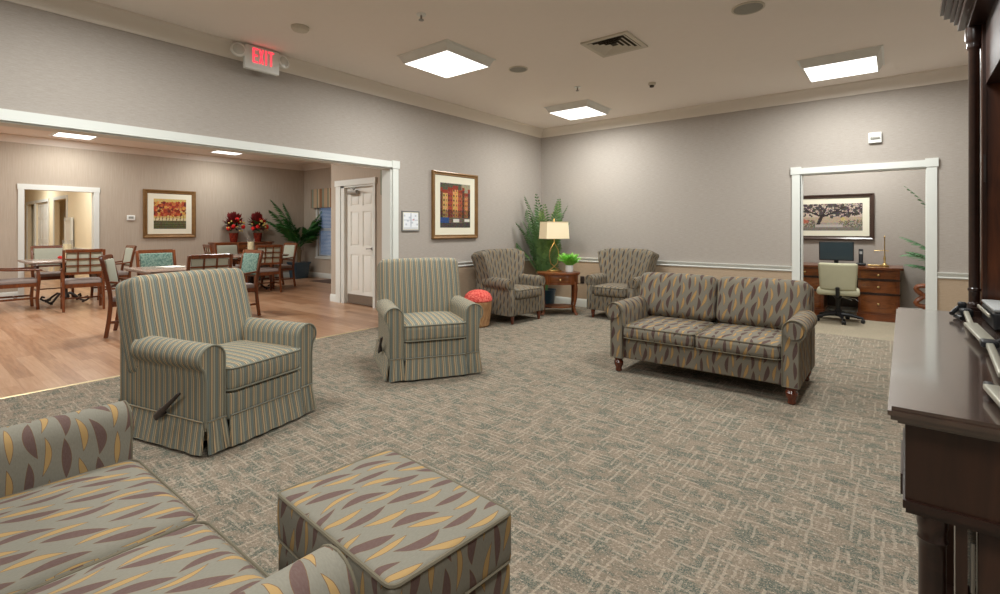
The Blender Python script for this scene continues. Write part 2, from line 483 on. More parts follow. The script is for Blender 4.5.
# ================================================================== SETTING
CH = 3.05
def slab(name, mat, *b):
    return struct(MB().box(*b).build(name, mat, None, 0))
slab('floor', 'carpet', -0.44, 6.1, -12.0, 0.0, -0.1, 0.0)
slab('floor_office', 'carpet_office', 3.2, 6.1, 0.0, 2.3, -0.1, 0.0)
slab('floor_dining', 'laminate', -20.5, -0.44, -12.0, 0.2, -0.1, 0.0)
slab('ceiling', 'ceiling_paint', -20.5, 6.1, -12.0, 2.4, CH, CH+0.1)
# back wall (y=0) with the office doorway x 3.98..5.20, z<2.0
def back_wall(z0, z1, mat, nm):
    m = MB()
    m.box(-0.166, 3.98, 0, 0.12, z0, z1)
    m.box(5.20, 6.1, 0, 0.12, z0, z1)
    if z1 > 2.0: m.box(3.98, 5.20, 0, 0.12, 2.0, z1)
    struct(m.build(nm, mat, None, 0))
back_wall(0, 0.78, 'wall_lower', 'wall_back_lower')
back_wall(0.78, CH, 'wall_upper', 'wall_back')
# left wall (x=0), opening y -9.5..-3.34 under 2.066
m = MB(); m.box(-0.166, 0, -12.0, 0, 2.066, CH); m.box(-0.166, 0, -3.34, 0, 0.78, 2.066); m.box(-0.166, 0, -12.0, -9.5, 0, 2.066)
struct(m.build('wall_left', 'wall_upper', None, 0))
m = MB(); m.box(-0.166, 0, -3.34, 0, 0, 0.78); struct(m.build('wall_left_lower', 'wall_lower', None, 0))
slab('wall_right', 'wall_upper', 6.0, 6.1, -12.0, 2.4, 0, CH)
slab('wall_front', 'wall_upper', -20.5, 6.1, -12.1, -12.0, 0, CH)
# dining room walls
FX = -7.914
m = MB(); m.box(FX-0.15, FX, -12.0, -5.64, 0, CH); m.box(FX-0.15, FX, -4.59, 0.2, 0, CH); m.box(FX-0.15, FX, -5.64, -4.59, 2.05, CH)
struct(m.build('wall_dining', 'wall_dining', None, 0))
# block wall holding the white door (face y=-2.25)
m = MB(); DX0, DX1 = -2.63, -1.80
m.box(-3.04, DX0, -2.25, -2.1, 0, CH); m.box(DX1, -0.166, -2.25, -2.1, 0, CH); m.box(DX0, DX1, -2.25, -2.1, 2.03, CH)
m.box(-3.04, -2.92, -2.1, 0.02, 0, CH); m.box(-0.30, -0.166, -2.1, 0.02, 0, CH)
m.box(-3.04, -0.166, -1.0, -0.9, 0, CH)
struct(m.build('wall_closet', 'wall_dining', None, 0))
# window wall y=0.02, window x -7.20..-6.25, z .6..1.95
WX0, WX1, WZ0, WZ1 = -7.22, -6.20, 0.58, 2.0
m = MB()
m.box(FX, WX0, 0.02, 0.2, 0, CH); m.box(WX1, -2.92, 0.02, 0.2, 0, CH); m.box(WX0, WX1, 0.02, 0.2, 0, WZ0); m.box(WX0, WX1, 0.02, 0.2, WZ1, CH)
struct(m.build('wall_window', 'wall_dining', None, 0))
# office walls
m = MB(); m.box(3.1, 6.1, 2.2, 2.3, 0, CH); m.box(3.1, 3.2, 0.12, 2.2, 0, CH)
struct(m.build('wall_office', 'wall_upper', None, 0))
# corridor beyond the dining room
m = MB()
m.box(-12.45, FX-0.15, -4.2, -4.1, 0, CH); m.box(-14.75, -13.9, -4.2, -4.1, 0, CH); m.box(-20.5, -18.1, -4.2, -4.1, 0, CH); m.box(-16.9, -16.6, -4.2, -4.1, 0, CH)
m.box(-18.1, -16.9, -4.2, -4.1, 2.12, CH); m.box(-16.6, -14.75, -4.2, -4.1, 2.12, CH); m.box(-13.9, -12.45, -4.2, -4.1, 2.12, CH)
m.box(-18.3, -18.2, -4.1, -2.5, 0, CH); m.box(-16.75, -16.65, -4.1, -2.6, 0, CH); m.box(-14.7, -14.6, -4.1, -2.6, 0, CH); m.box(-12.3, -12.2, -4.1, -2.5, 0, CH)
m.box(-20.5, -20.4, -7.0, -4.1, 0, CH); m.box(-20.5, FX-0.15, -7.1, -7.0, 0, CH)
m.box(-18.2, -12.2, -2.6, -2.5, 0, CH)
struct(m.build('wall_corridor', 'hall_paint', None, 0))
# crown moulding
prof = [(0, 2.915), (0.012, 2.915), (0.018, 2.93), (0.03, 2.94), (0.05, 2.965), (0.08, 3.0), (0.095, 3.02), (0.11, 3.03), (0.115, 3.05), (0, 3.05)]
struct(MB().extr([(a, b) for a, b in prof], -12.0, 0.0, 'y').build('trim_1', 'crown_paint'))
struct(MB().extr([(-a, b) for a, b in prof], 0.0, 6.0, 'x').build('trim_2', 'crown_paint'))
struct(MB().extr([(FX+a, b) for a, b in prof], -12.0, 0.02, 'y').build('trim_3', 'crown_paint'))
struct(MB().extr([(0.02-a, b) for a, b in prof], FX, -3.04, 'x').build('trim_4', 'crown_paint'))
# chair rails
rp = [(0, 0.752), (0.012, 0.755), (0.016, 0.765), (0.010, 0.775), (0.014, 0.79), (0.026, 0.805), (0.03, 0.815), (0.03, 0.822), (0, 0.822)]
m = MB(); m.extr([(-a, b) for a, b in rp], 0.0, 3.88, 'x'); m.extr([(-a, b) for a, b in rp], 5.285, 6.0, 'x'); struct(m.build('trim_5', 'trim_white'))
m = MB(); m.extr([(a, b) for a, b in rp], -3.25, 0, 'y'); struct(m.build('trim_6', 'trim_white'))
m = MB(); m.extr([(-4.2-a, b) for a, b in rp], -12.35, FX-0.15, 'x'); struct(m.build('trim_7', 'trim_white'))
# baseboards
bp = [(0, 0), (0.018, 0), (0.018, 0.10), (0.012, 0.118), (0.006, 0.13), (0, 0.132)]
m = MB(); m.extr([(-a, b) for a, b in bp], 0.0, 3.88, 'x'); m.extr([(-a, b) for a, b in bp], 5.285, 6.0, 'x'); struct(m.build('baseboard_back', 'trim_white'))
m = MB(); m.extr([(a, b) for a, b in bp], -3.25, 0, 'y'); struct(m.build('baseboard_left', 'trim_white'))
m = MB(); m.extr([(FX+a, b) for a, b in bp], -12, -5.72, 'y'); m.extr([(FX+a, b) for a, b in bp], -4.5, 0.02, 'y')
m.extr([(0.02-a, b) for a, b in bp], FX, -3.04, 'x'); m.extr([(-2.25-a, b) for a, b in bp], -3.05, -2.74, 'x'); m.extr([(-2.25-a, b) for a, b in bp], -1.7, -0.166, 'x')
m.extr([(-3.04-a, b) for a, b in bp], -2.25, 0.02, 'y')
struct(m.build('baseboard_dining', 'trim_white'))
m = MB(); m.extr([(2.2-a, b) for a, b in bp], 3.2, 6.0, 'x'); struct(m.build('baseboard_office', 'trim_white'))
# door casings
m = MB()   # office doorway
m.box(3.882, 3.972, -0.022, 0, 0, 2.0); m.box(5.195, 5.283, -0.022, 0, 0, 2.0); m.box(3.972, 5.195, -0.022, 0, 2.0, 2.075)
m.box(3.868, 3.985, -0.03, 0, 1.995, 2.09); m.box(5.183, 5.295, -0.03, 0, 1.995, 2.09)
m.box(3.972, 3.99, 0, 0.125, 0, 2.0); m.box(5.19, 5.205, 0, 0.125, 0, 2.0); m.box(3.98, 5.2, 0, 0.125, 1.985, 2.003)
struct(m.build('trim_8', 'trim_white', None, 30))
m = MB()   # wide opening to the dining room
m.box(0, 0.022, -9.5, -3.345, 2.066, 2.145); m.box(0, 0.022, -3.335, -3.25, 0, 2.07); m.box(0, 0.03, -3.35, -3.235, 2.058, 2.155)
m.box(-0.17, 0, -3.36, -3.338, 0, 2.07); m.box(-0.17, 0, -9.5, -3.34, 2.052, 2.07)
struct(m.build('trim_9', 'trim_white', None, 30))
m = MB()   # far corridor doorway
m.box(FX, FX+0.02, -5.72, -5.635, 0, 2.05); m.box(FX, FX+0.02, -4.595, -4.51, 0, 2.05); m.box(FX, FX+0.024, -5.73, -4.50, 2.05, 2.15)
m.box(FX-0.15, FX, -5.645, -5.63, 0, 2.05); m.box(FX-0.15, FX, -4.60, -4.585, 0, 2.05)
struct(m.build('trim_10', 'trim_white', None, 30))
m = MB()   # white door casing
m.box(-2.86, -2.72, -2.275, -2.25, 0, 2.05); m.box(-1.80, -1.74, -2.275, -2.25, 0, 2.05); m.box(-2.88, -1.72, -2.285, -2.25, 2.05, 2.15)
m.box(-2.72, -2.62, -2.262, -2.13, 0, 2.05); m.box(-1.81, -1.79, -2.262, -2.13, 0, 2.05); m.box(-2.72, -1.79, -2.262, -2.13, 2.02, 2.055)
struct(m.build('trim_11', 'trim_white', None, 30))
m = MB()   # carpet to laminate strip
m.extr([(-0.455, 0), (-0.425, 0), (-0.43, 0.006), (-0.45, 0.006)], -12.0, -3.36, 'y'); struct(m.build('trim_12', 'gold_satin'))
# corridor door casings
m = MB()
for a, b in ((-18.1, -16.85), (-16.62, -14.72), (-13.92, -12.43)):
    m.box(a-0.09, a, -4.225, -4.2, 0, 2.13); m.box(b, b+0.09, -4.225, -4.2, 0, 2.13); m.box(a-0.1, b+0.1, -4.23, -4.2, 2.12, 2.21)
struct(m.build('trim_13', 'trim_white', None, 30))

def panel_door(name, x0, x1, y, h, parent=None, t=0.04, cols=2):
    """six panel door facing -y"""
    root = bpy.data.objects.new(name, None); COL.objects.link(root); root.location = ((x0+x1)/2, y, 0)
    root['kind'] = 'structure'
    w = x1-x0; m = MB(); m.box(-w/2, w/2, 0.008, t, 0.01, h)
    st = 0.11*w/0.8; mid = 0.10*w/0.8
    # stiles and rails stand proud of the panels
    xs = [(-w/2, -w/2+st), (-mid/2, mid/2), (w/2-st, w/2)]
    for a, b in xs: m.box(a, b, -0.004, 0.01, 0.01, h)
    zs = [(0.01, 0.22), (0.86, 1.0), (1.60, 1.70), (h-0.11, h)]
    for a, b in zs:
        m.box(-w/2+st, -mid/2, -0.004, 0.01, a, b); m.box(mid/2, w/2-st, -0.004, 0.01, a, b)
    for (xa, xb) in ((-w/2+st, -mid/2), (mid/2, w/2-st)):
        for k in range(3):
            za, zb = zs[k][1], zs[k+1][0]
            m.rbox(((xa+xb)/2, 0.006, (za+zb)/2), (xb-xa-0.05, 0.012, zb-za-0.05), 0.006, 1, 1)
    m.build('door_leaf', 'door_white', root, 30)
    return root
d = panel_door('door_1', -2.62, -1.81, -2.20, 2.02)
m = MB(); m.box(-0.37, 0.37, -0.012, -0.004, 0.015, 0.17); m.build('kick_plate', 'steel', d, 0)
m = MB(); m.lathe([(0.028, 0), (0.028, 0.012), (0.012, 0.014), (0.012, 0.05)], 12); 
h_ = bpy.data.objects.new('door_handle', None); COL.objects.remove(h_) if False else None
m = MB(); m.T = Matrix.Translation((0.33, -0.01, 0.97)) @ Matrix.Rotation(PI/2, 4, 'X'); m.lathe([(0.03, 0), (0.03, 0.01), (0.012, 0.014), (0.012, 0.05)], 14)
m.T = Matrix.Identity(4); m.tube([(0.33, -0.055, 0.97), (0.29, -0.06, 0.97), (0.22, -0.058, 0.967)], 0.01, 8); m.build('door_handle', 'steel', d)
m = MB(); m.rbox((-0.17, -0.05, 1.93), (0.26, 0.07, 0.065), 0.012, 1, 2); m.tube([(-0.13, -0.06, 1.975), (0.08, -0.16, 1.99), (-0.2, -0.08, 1.99)], 0.011, 8); m.build('door_closer', 'steel', d)
panel_door('door_2', -16.6, -15.68, -4.16, 2.11); panel_door('door_3', -15.66, -14.74, -4.16, 2.11)
dd = panel_door('door_4', -17.95, -17.05, -4.02, 2.1)
# windows
def window(nm, x0, x1, z0, z1, y, into):
    root = bpy.data.objects.new(nm, None); COL.objects.link(root); root['kind'] = 'structure'; root.location = (0, y, 0)
    m = MB(); c = 0.07
    m.box(x0-c, x0, -0.02, 0, z0-c, z1+c); m.box(x1, x1+c, -0.02, 0, z0-c, z1+c); m.box(x0, x1, -0.02, 0, z1, z1+c); m.box(x0-c-0.02, x1+c+0.02, -0.035, 0, z0-c, z0-0.03)
    m.box(x0-0.02, x1+0.02, -0.05, 0.1, z0-0.035, z0)
    m.build('window_frame', 'trim_white', root, 0)
    m = MB(); zm = (z0+z1)/2; s = 0.04
    m.box(x0, x0+s, 0.03, 0.07, z0, z1); m.box(x1-s, x1, 0.03, 0.07, z0, z1); m.box(x0, x1, 0.03, 0.07, z0, z0+s); m.box(x0, x1, 0.03, 0.07, zm-0.03, zm+0.03); m.box(x0, x1, 0.03, 0.07, z1-s, z1)
    m.build('sash', 'trim_white', root, 0)
    m = MB(); m.box(x0, x1, 0.07, 0.08, z0, z1); m.build('pane', 'night_pane', root, 0)
    m = MB(); z = z0+0.02
    while z < z1-0.02:
        m.quad((x0+0.045, 0.0, z), (x1-0.045, 0.0, z), (x1-0.045, 0.024, z+0.016), (x0+0.045, 0.024, z+0.016)); z += 0.036
    m.build('blind', 'blind_slat', root, 0)
    return root
window('window_1', WX0, WX1, WZ0, WZ1, 0.02, 1)
def valance(label, loc, wd, ht, dp=0.12):
    m = MB(); m.rbox((0, -dp/2, 0), (wd, dp, ht), 0.012, 4, 1)
    o = m.build('window_valance', 'valance_fabric'); o.location = loc; return tag(o, label, 'valance')
valance('box valance in tan and sage stripes above the window with the blue blind', (-6.72, 0.016, 2.11), 1.28, 0.5)
valance('narrow strip of striped valance on the wall right of the white door', (-1.0, -2.252, 2.07), 1.14, 0.44, 0.05)

# ================================================================== CEILING FITTINGS
def troffer(loc, label, watts, group, lens=0.3, drop=0.08, prism=True):
    r = thing('ceiling_light', label, 'ceiling light', loc, 0, group)
    m = MB(); o = lens+0.045
    a = [(-o,-o,0),(o,-o,0),(o,o,0),(-o,o,0)]; b = [(-lens-0.008,-lens-0.008,-drop),(lens+0.008,-lens-0.008,-drop),(lens+0.008,lens+0.008,-drop),(-lens-0.008,lens+0.008,-drop)]
    c = [(-lens,-lens,-drop),(lens,-lens,-drop),(lens,lens,-drop),(-lens,lens,-drop)]
    for i in range(4):
        j = (i+1) % 4
        m.quad(a[i], a[j], b[j], b[i]); m.quad(b[i], b[j], c[j], c[i])
    m.box(-o-0.012, o+0.012, -o-0.012, o+0.012, -0.008, 0.0)
    m.build('frame', 'white_plastic', r, 0)
    m = MB(); m.box(-lens, lens, -lens, lens, -drop+0.002, -drop+0.012); m.build('diffuser', 'lens', r, 0)
    L = bpy.data.lights.new('panel_glow', 'AREA'); L.shape = 'SQUARE'; L.size = lens*1.96; L.energy = watts; L.color = PANEL_COL
    lo = bpy.data.objects.new('lamp', L); COL.objects.link(lo); lo.parent = r; lo.location = (0, 0, -drop-0.006)
    return r
GP = 'square ceiling lights of the lounge'
troffer((1.34, -3.72, CH), 'square lit ceiling light nearest the centre of the lounge ceiling, left of the square vent', PANEL_W, GP)
troffer((1.33, -1.02, CH), 'small looking square lit ceiling light near the far corner of the lounge', PANEL_W, GP)
troffer((4.475, -1.03, CH), 'square lit ceiling light above the office doorway', PANEL_W, GP)
for x, y, q in ((4.475, -3.9, 'above the far end of the media cabinet'), (4.475, -6.9, 'right above the viewpoint'), (1.34, -6.5, 'above the nearer recliner'), (2.9, -9.6, 'behind the viewpoint')):  # unseen panels added to bring the lounge up to brightness
    troffer((x, y, CH), 'added square ceiling light out of view '+q, PANEL_W, GP)
GD = 'flat ceiling lights of the dining room'
troffer((-7.10, -5.05, CH), 'flat lit ceiling panel of the dining room above the corridor doorway', DINE_W, GD, 0.27, 0.012)
troffer((-6.95, -2.38, CH), 'flat lit ceiling panel of the dining room above the autumn tree picture and flowers', DINE_W, GD, 0.27, 0.012)
for x, y, q in ((-3.4, -4.6, 'above the middle dining table'), (-3.6, -8.2, 'left of the view'), (-6.2, -8.6, 'beyond the left edge of the view')):  # unseen panels added to light the dining room and its white door
    troffer((x, y, CH), 'added unseen dining room ceiling panel, '+q, 95.0, GD, 0.27, 0.012)
troffer((4.4, 1.15, CH), 'ceiling light inside the office beyond the doorway', OFFICE_W, 'hidden office ceiling light', 0.28, 0.02)
for x, q in ((-9.8, 'just past the doorway'), (-14.5, 'at its far doors')): troffer((x, -5.4, CH), 'ceiling light of the corridor beyond the dining room, '+q, HALL_W, 'corridor ceiling lights', 0.28, 0.02)

r = thing('ceiling_vent', 'square louvred air vent in the lounge ceiling', 'vent', (2.84, -2.99, CH))
m = MB(); o = 0.235; i_ = 0.195
m.box(-o, o, -o, -i_, -0.014, 0); m.box(-o, o, i_, o, -0.014, 0); m.box(-o, -i_, -i_, i_, -0.014, 0); m.box(i_, o, -i_, i_, -0.014, 0); m.build('frame', 'vent_paint', r, 0)
m = MB(); m.box(-i_, i_, -i_, i_, -0.002, 0); m.build('duct_shade', 'vent_shade', r, 0)  # flat plate coloured dark as the shade inside the duct
m = MB()
for k in range(4):
    a = 0.19-k*0.043; b = a-0.030
    for i in range(4):
        rot = Matrix.Rotation(i*PI/2, 4, 'Z'); m.T = rot
        m.quad((-a, -a, -0.016), (a, -a, -0.016), (b, -b, -0.003), (-b, -b, -0.003))
m.T = Matrix.Identity(4); m.build('louvre', 'vent_paint', r, 0)
def speaker(loc, label, rr=0.105):
    r = thing('ceiling_speaker', label, 'speaker', loc)
    m = MB(); m.lathe([(rr, 0), (rr, -0.008), (rr*0.92, -0.012), (rr*0.88, -0.008)], 28, cap=False); m.build('rim', 'vent_paint', r)
    m = MB(); m.lathe([(rr*0.89, -0.008), (rr*0.5, -0.010), (0.0001, -0.011)], 28, cap=False); m.build('grille', 'grille_grey', r)
speaker((4.01, -3.05, CH), 'round grey ceiling speaker above the middle of the room, right of the vent', 0.12)
speaker((1.70, -2.98, CH), 'small round grey ceiling speaker between two lit ceiling panels')
def sprinkler(loc, label):
    r = thing('sprinkler_head', label, 'sprinkler', loc)
    m = MB(); m.lathe([(0.04, 0), (0.038, -0.008), (0.016, -0.01)], 14); m.build('escutcheon', 'white_plastic', r)
    m = MB(); m.tube([(0, 0, -0.008), (0, 0, -0.045)], 0.008, 6); m.lathe([(0.022, -0.045), (0.022, -0.05)], 10); m.build('nozzle', 'steel', r)
sprinkler((1.90, -4.58, CH), 'ceiling sprinkler left of the nearest square ceiling light')
sprinkler((1.86, -1.97, CH), 'ceiling sprinkler beside the ceiling light near the far corner')
sprinkler((-7.85, -2.9, CH), 'pendant sprinkler on the dining room ceiling by the far wall')
r = thing('smoke_detector', 'round smoke detector on the ceiling right of the exit sign', 'smoke detector', (0.89, -5.06, CH))
m = MB(); m.lathe([(0.075, 0), (0.075, -0.015), (0.062, -0.032), (0.03, -0.04), (0.0001, -0.04)], 24, cap=False); m.build('body', 'vent_paint', r)
r = thing('motion_detector', 'small dark-fronted detector on the ceiling near the vent', 'detector', (2.64, -1.56, CH))
m = MB(); m.lathe([(0.045, 0), (0.045, -0.02), (0.03, -0.03)], 18); m.build('body', 'vent_paint', r)
m = MB(); m.lathe([(0.028, -0.03), (0.025, -0.05), (0.0001, -0.056)], 14, cap=False); m.build('lens_cap', 'dark_handle', r)
# exit sign
r = thing('exit_sign', 'white exit sign with glowing red letters and two round emergency lamps', 'exit sign', (0.15, -5.04, 2.81))
m = MB(); m.rbox((0, 0, 0.115), (0.05, 0.33, 0.225), 0.008, 2, 1); m.box(-0.15, -0.02, -0.06, 0.06, 0.16, 0.235); m.build('housing', 'white_plastic', r)
m = MB()
def ebox(y0, y1, z0, z1): m.box(0.0255, 0.031, y0+0.02, y1+0.02, z0, z1)
zt, zb = 0.205, 0.068
y = -0.115; ebox(y, y+0.013, zb, zt)
for q in (zb, (zb+zt)/2-0.006, zt-0.013): ebox(y+0.013, y+0.046, q, q+0.013)
y = -0.056
for sgn in (1, -1):
    ya, yb = (y, y+0.032) if sgn > 0 else (y+0.032, y)
    P_ = [(ya, zb), (ya+0.012, zb), (yb+0.012, zt), (yb, zt)]
    lo_ = [m.addv((0.0255, a+0.02, b)) for a, b in P_]; hi_ = [m.addv((0.031, a+0.02, b)) for a, b in P_]
    m.addf(hi_); 
    for i in range(4): m.addf([lo_[i], lo_[(i+1) % 4], hi_[(i+1) % 4], hi_[i]])
ebox(0.006, 0.018, zb, zt)
ebox(0.034, 0.088, zt-0.013, zt); ebox(0.055, 0.067, zb, zt)
m.build('letters', 'exit_red', r, 0)
for sgn in (-1, 1):
    m = MB(); m.T = Matrix.Translation((0.0, sgn*0.215, 0.155)) @ Matrix.Rotation(math.radians(80), 4, 'Y') @ Matrix.Rotation(math.radians(sgn*-14), 4, 'X')
    m.lathe([(0.02, -0.05), (0.05, -0.035), (0.066, -0.01), (0.068, 0.012), (0.058, 0.016)], 20)
    o = m.build('emergency_lamp', 'white_plastic', r)
    m2 = MB(); m2.T = m.T; m2.lathe([(0.056, 0.014), (0.03, 0.024), (0.0001, 0.026)], 18, cap=False); m2.build('lamp_glass', 'glass_lamp', o)

# ================================================================== WALL ITEMS
def painting(name, label, cat, loc, rz, w, h, fw, mw, frame_mat, art, depth=0.035, nx=60, nz=48):
    """frame centred at loc facing local -y"""
    r = thing(name, label, cat, loc, rz)
    m = MB()
    prof = [(0, 0), (0, -depth), (fw*0.25, -depth*1.1), (fw*0.6, -depth*0.7), (fw*0.85, -depth*0.75), (fw, -depth*0.4), (fw, 0)]
    cor = [(-w/2, -h/2), (w/2, -h/2), (w/2, h/2), (-w/2, h/2)]; inn = [(1, 1), (-1, 1), (-1, -1), (1, -1)]
    rings = []
    for (cx, cz), (ix, iz) in zip(cor, inn):
        rings.append([m.addv((cx+ix*p[0], p[1], cz+iz*p[0])) for p in prof])
    for i in range(4):
        A, B = rings[i], rings[(i+1) % 4]
        for k in range(len(prof)-1): m.addf([A[k], A[k+1], B[k+1], B[k]])
    m.build('frame', frame_mat, r, 20)
    m = MB(); m.box(-w/2+fw*0.9, w/2-fw*0.9, -0.012, -0.001, -h/2+fw*0.9, h/2-fw*0.9); m.build('mat_board', 'mat_board', r, 0)
    aw, ah = w-2*fw-2*mw, h-2*fw-2*mw
    me = bpy.data.meshes.new('picture'); vs = []; fs = []; cols = []
    for j in range(nz):
        for i in range(nx):
            x0, x1 = -aw/2+aw*i/nx, -aw/2+aw*(i+1)/nx; z0, z1 = -ah/2+ah*j/nz, -ah/2+ah*(j+1)/nz
            b = len(vs); vs += [(x0, -0.0135, z0), (x1, -0.0135, z0), (x1, -0.0135, z1), (x0, -0.0135, z1)]; fs.append((b, b+1, b+2, b+3))
            cols += [lin(art((i+0.5)/nx, (j+0.5)/nz))]*4
    me.from_pydata(vs, [], fs); at = me.color_attributes.new('art', 'FLOAT_COLOR', 'CORNER')
    for k, c in enumerate(cols): at.data[k].color = c
    me.materials.append(M['paint_art']); o = bpy.data.objects.new('picture', me); COL.objects.link(o); o.parent = r
    return r
rnd = random.Random(5)
def jit(c, k=12): return tuple(max(0, min(255, v+rnd.uniform(-k, k))) for v in c)
def clampi(c): return c
blobs = [(rnd.uniform(0.0, 1.0), 0.44+0.44*rnd.random()**0.8, rnd.uniform(0.025, 0.065), rnd.choice([(150, 56, 36), (168, 74, 46), (126, 44, 34), (182, 100, 60), (196, 140, 72), (104, 44, 36)])) for _ in range(190)]
trk = [0.06, 0.17, 0.26, 0.38, 0.47, 0.58, 0.70, 0.81, 0.92]
def art_autumn(u, v):
    if v < 0.24: return jit((98, 94, 62) if int(v*30) % 2 else (76, 74, 50), 18)
    c = jit((196, 168, 104), 16)
    if v < 0.36: c = jit((206, 190, 150), 8)
    if v < 0.50 and any(abs(u-t_-0.01*math.sin(v*20)) < 0.011 for t_ in trk): c = (96, 62, 44)
    for (bx, bz, br, bc) in blobs:
        if (u-bx)**2+((v-bz)*0.9)**2 < br*br*(0.7+0.5*rnd.random()): c = jit(bc, 20)
    if 0.22 < v < 0.27: c = jit((70, 62, 38), 10)
    return c
painting('framed_picture', 'gold framed painting of red autumn trees on the dining room wall', 'picture', (FX+0.003, -3.233, 1.640), 90, 1.04, 1.07, 0.085, 0.115, 'frame_gold', art_autumn)
bl = [(0.0, 0.08, 0.84, (96, 58, 44)), (0.08, 0.24, 0.80, (190, 150, 92)), (0.24, 0.40, 0.86, (146, 66, 48)), (0.40, 0.58, 0.90, (196, 142, 84)), (0.58, 0.72, 0.82, (160, 84, 56)), (0.72, 0.80, 0.88, (92, 58, 46)), (0.80, 0.92, 0.76, (182, 122, 76)), (0.92, 1.01, 0.84, (84, 56, 46))]
def art_houses(u, v):
    if v < 0.10: return jit((70, 62, 60), 18)
    if v < 0.22:
        c = jit((96, 82, 72), 22)
        if 0.0 < u < 0.28 and v > 0.10 and v < 0.28: c = jit((46, 70, 120), 14)
        if 0.42 < u < 0.62 and 0.12 < v < 0.2: c = jit((206, 200, 190), 10)
        if 0.8 < u < 0.98 and 0.14 < v < 0.2: c = jit((212, 206, 196), 10)
        return c
    for (a, b, t_, c0) in bl:
        if a <= u < b:
            if v > t_+0.05: return jit((84, 80, 66) if u < 0.7 else (150, 144, 118), 18)
            if v > t_-0.03: return jit((138, 58, 40), 14)
            if v < 0.40: c0 = tuple(x*0.72 for x in c0)
            fu = ((u-a)/(b-a)*2.2) % 1; fv = (v*9) % 1
            if 0.35 < fu < 0.7 and 0.3 < fv < 0.72: return jit((72, 46, 42), 10)
            return jit(c0, 26)
    return (80, 60, 50)
painting('framed_picture', 'tall gold framed painting of colourful waterfront houses and boats on the lounge wall', 'picture', (0.003, -2.205, 1.632), 90, 0.925, 0.935, 0.055, 0.10, 'frame_gold', art_houses, nx=50, nz=66)
oak_l = [(rnd.random(), 0.5+0.5*rnd.random(), rnd.uniform(0.012, 0.05)) for _ in range(150)]
def art_oak(u, v):
    c = jit((186, 168, 152), 10) if v > 0.38 else jit((150, 140, 128), 12)
    if 0.30 < v < 0.5: c = jit((168, 150, 128), 12)
    if v > 0.58+0.10*math.sin(u*7): 
        if rnd.random() < 0.45: c = jit((104, 94, 92), 18)
    for (bx, bz, br) in oak_l:
        if (u-bx)**2*4+(v-bz)**2 < br*br*1.6: c = jit((72, 64, 64), 18)
    for (x0, z0, x1, z1, w_) in ((0.34, 0.22, 0.40, 0.55, 0.035), (0.40, 0.50, 0.62, 0.72, 0.022), (0.40, 0.52, 0.16, 0.76, 0.022), (0.62, 0.72, 0.95, 0.60, 0.016), (0.16, 0.76, 0.0, 0.66, 0.014), (0.42, 0.56, 0.48, 0.92, 0.014), (0.55, 0.66, 0.75, 0.88, 0.012)):
        dx, dz = x1-x0, z1-z0; k = max(0, min(1, ((u-x0)*dx*4+(v-z0)*dz)/(dx*dx*4+dz*dz)))
        if math.hypot((u-x0-k*dx)*1.6, v-z0-k*dz) < w_*1.3: c = jit((52, 44, 42), 8)
    if v < 0.40 and (u < 0.3 or u > 0.66) and rnd.random() < 0.6: c = jit((100, 92, 80), 20)
    if (u-0.12)**2+(v-0.34)**2 < 0.006: c = jit((170, 92, 80), 22)
    if (u-0.72)**2*3+(v-0.42)**2 < 0.005: c = jit((182, 162, 112), 14)
    if v < 0.22 and 0.3 < u < 0.72: c = jit((170, 160, 152), 8)
    if v < 0.12: c = jit((116, 108, 100), 12)
    return c
painting('framed_picture', 'wide dark framed picture of a spreading oak tree above the office desk', 'picture', (4.08, 2.195, 1.49), 0, 1.18, 0.72, 0.06, 0.085, 'frame_dark', art_oak, nx=84, nz=40)
def art_map(u, v):
    c = (226, 228, 232)
    if abs(u-0.5) < 0.02 or abs(v-0.55) < 0.015: c = (176, 180, 190)
    if (int(u*9)+int(v*9)*3) % 7 == 0: c = (190, 194, 204)
    if 0.62 < u < 0.72 and 0.55 < v < 0.62: c = (200, 140, 140)
    if v < 0.1: c = (206, 208, 212)
    return c
painting('framed_plan', 'small grey framed evacuation floor plan on the wall beside the white opening trim', 'framed notice', (0.003, -3.04, 1.403), 90, 0.295, 0.262, 0.02, 0.006, 'frame_grey', art_map, 0.014, 26, 26)
r = thing('thermostat', 'white thermostat with grey display on the dining room wall', 'thermostat', (FX+0.002, -3.97, 1.54), 90)
m = MB(); m.rbox((0, -0.014, 0), (0.145, 0.028, 0.11), 0.01, 2, 2); m.build('body', 'white_plastic', r)
m = MB(); m.box(-0.045, 0.045, -0.0295, -0.028, -0.02, 0.03); m.build('display', 'grille_grey', r, 0)
r = thing('wall_strobe', 'small white alarm strobe on the wall above the office doorway', 'alarm strobe', (4.735, -0.001, 2.375))
m = MB(); m.rbox((0, -0.02, 0), (0.125, 0.04, 0.125), 0.008, 2, 2); m.build('body', 'white_plastic', r)
m = MB(); m.rbox((0, -0.046, -0.005), (0.09, 0.016, 0.028), 0.006, 2, 2); m.build('strobe_lens', 'grille_grey', r)
r = thing('wall_outlet', 'dark wall outlet below the chair rail beside the side table', 'outlet', (0.832, -0.001, 0.45))
m = MB(); m.rbox((0, -0.004, 0), (0.075, 0.008, 0.118), 0.003, 1, 1); m.box(-0.018, 0.018, -0.011, -0.008, 0.012, 0.04); m.box(-0.018, 0.018, -0.011, -0.008, -0.04, -0.012); m.build('cover_plate', 'dark_handle', r)
r = thing('wall_outlet', 'white wall outlet low on the window wall', 'outlet', (-6.38, 0.019, 0.42))
m = MB(); m.rbox((0, -0.004, 0), (0.075, 0.008, 0.118), 0.003, 1, 1); m.build('cover_plate', 'white_plastic', r)
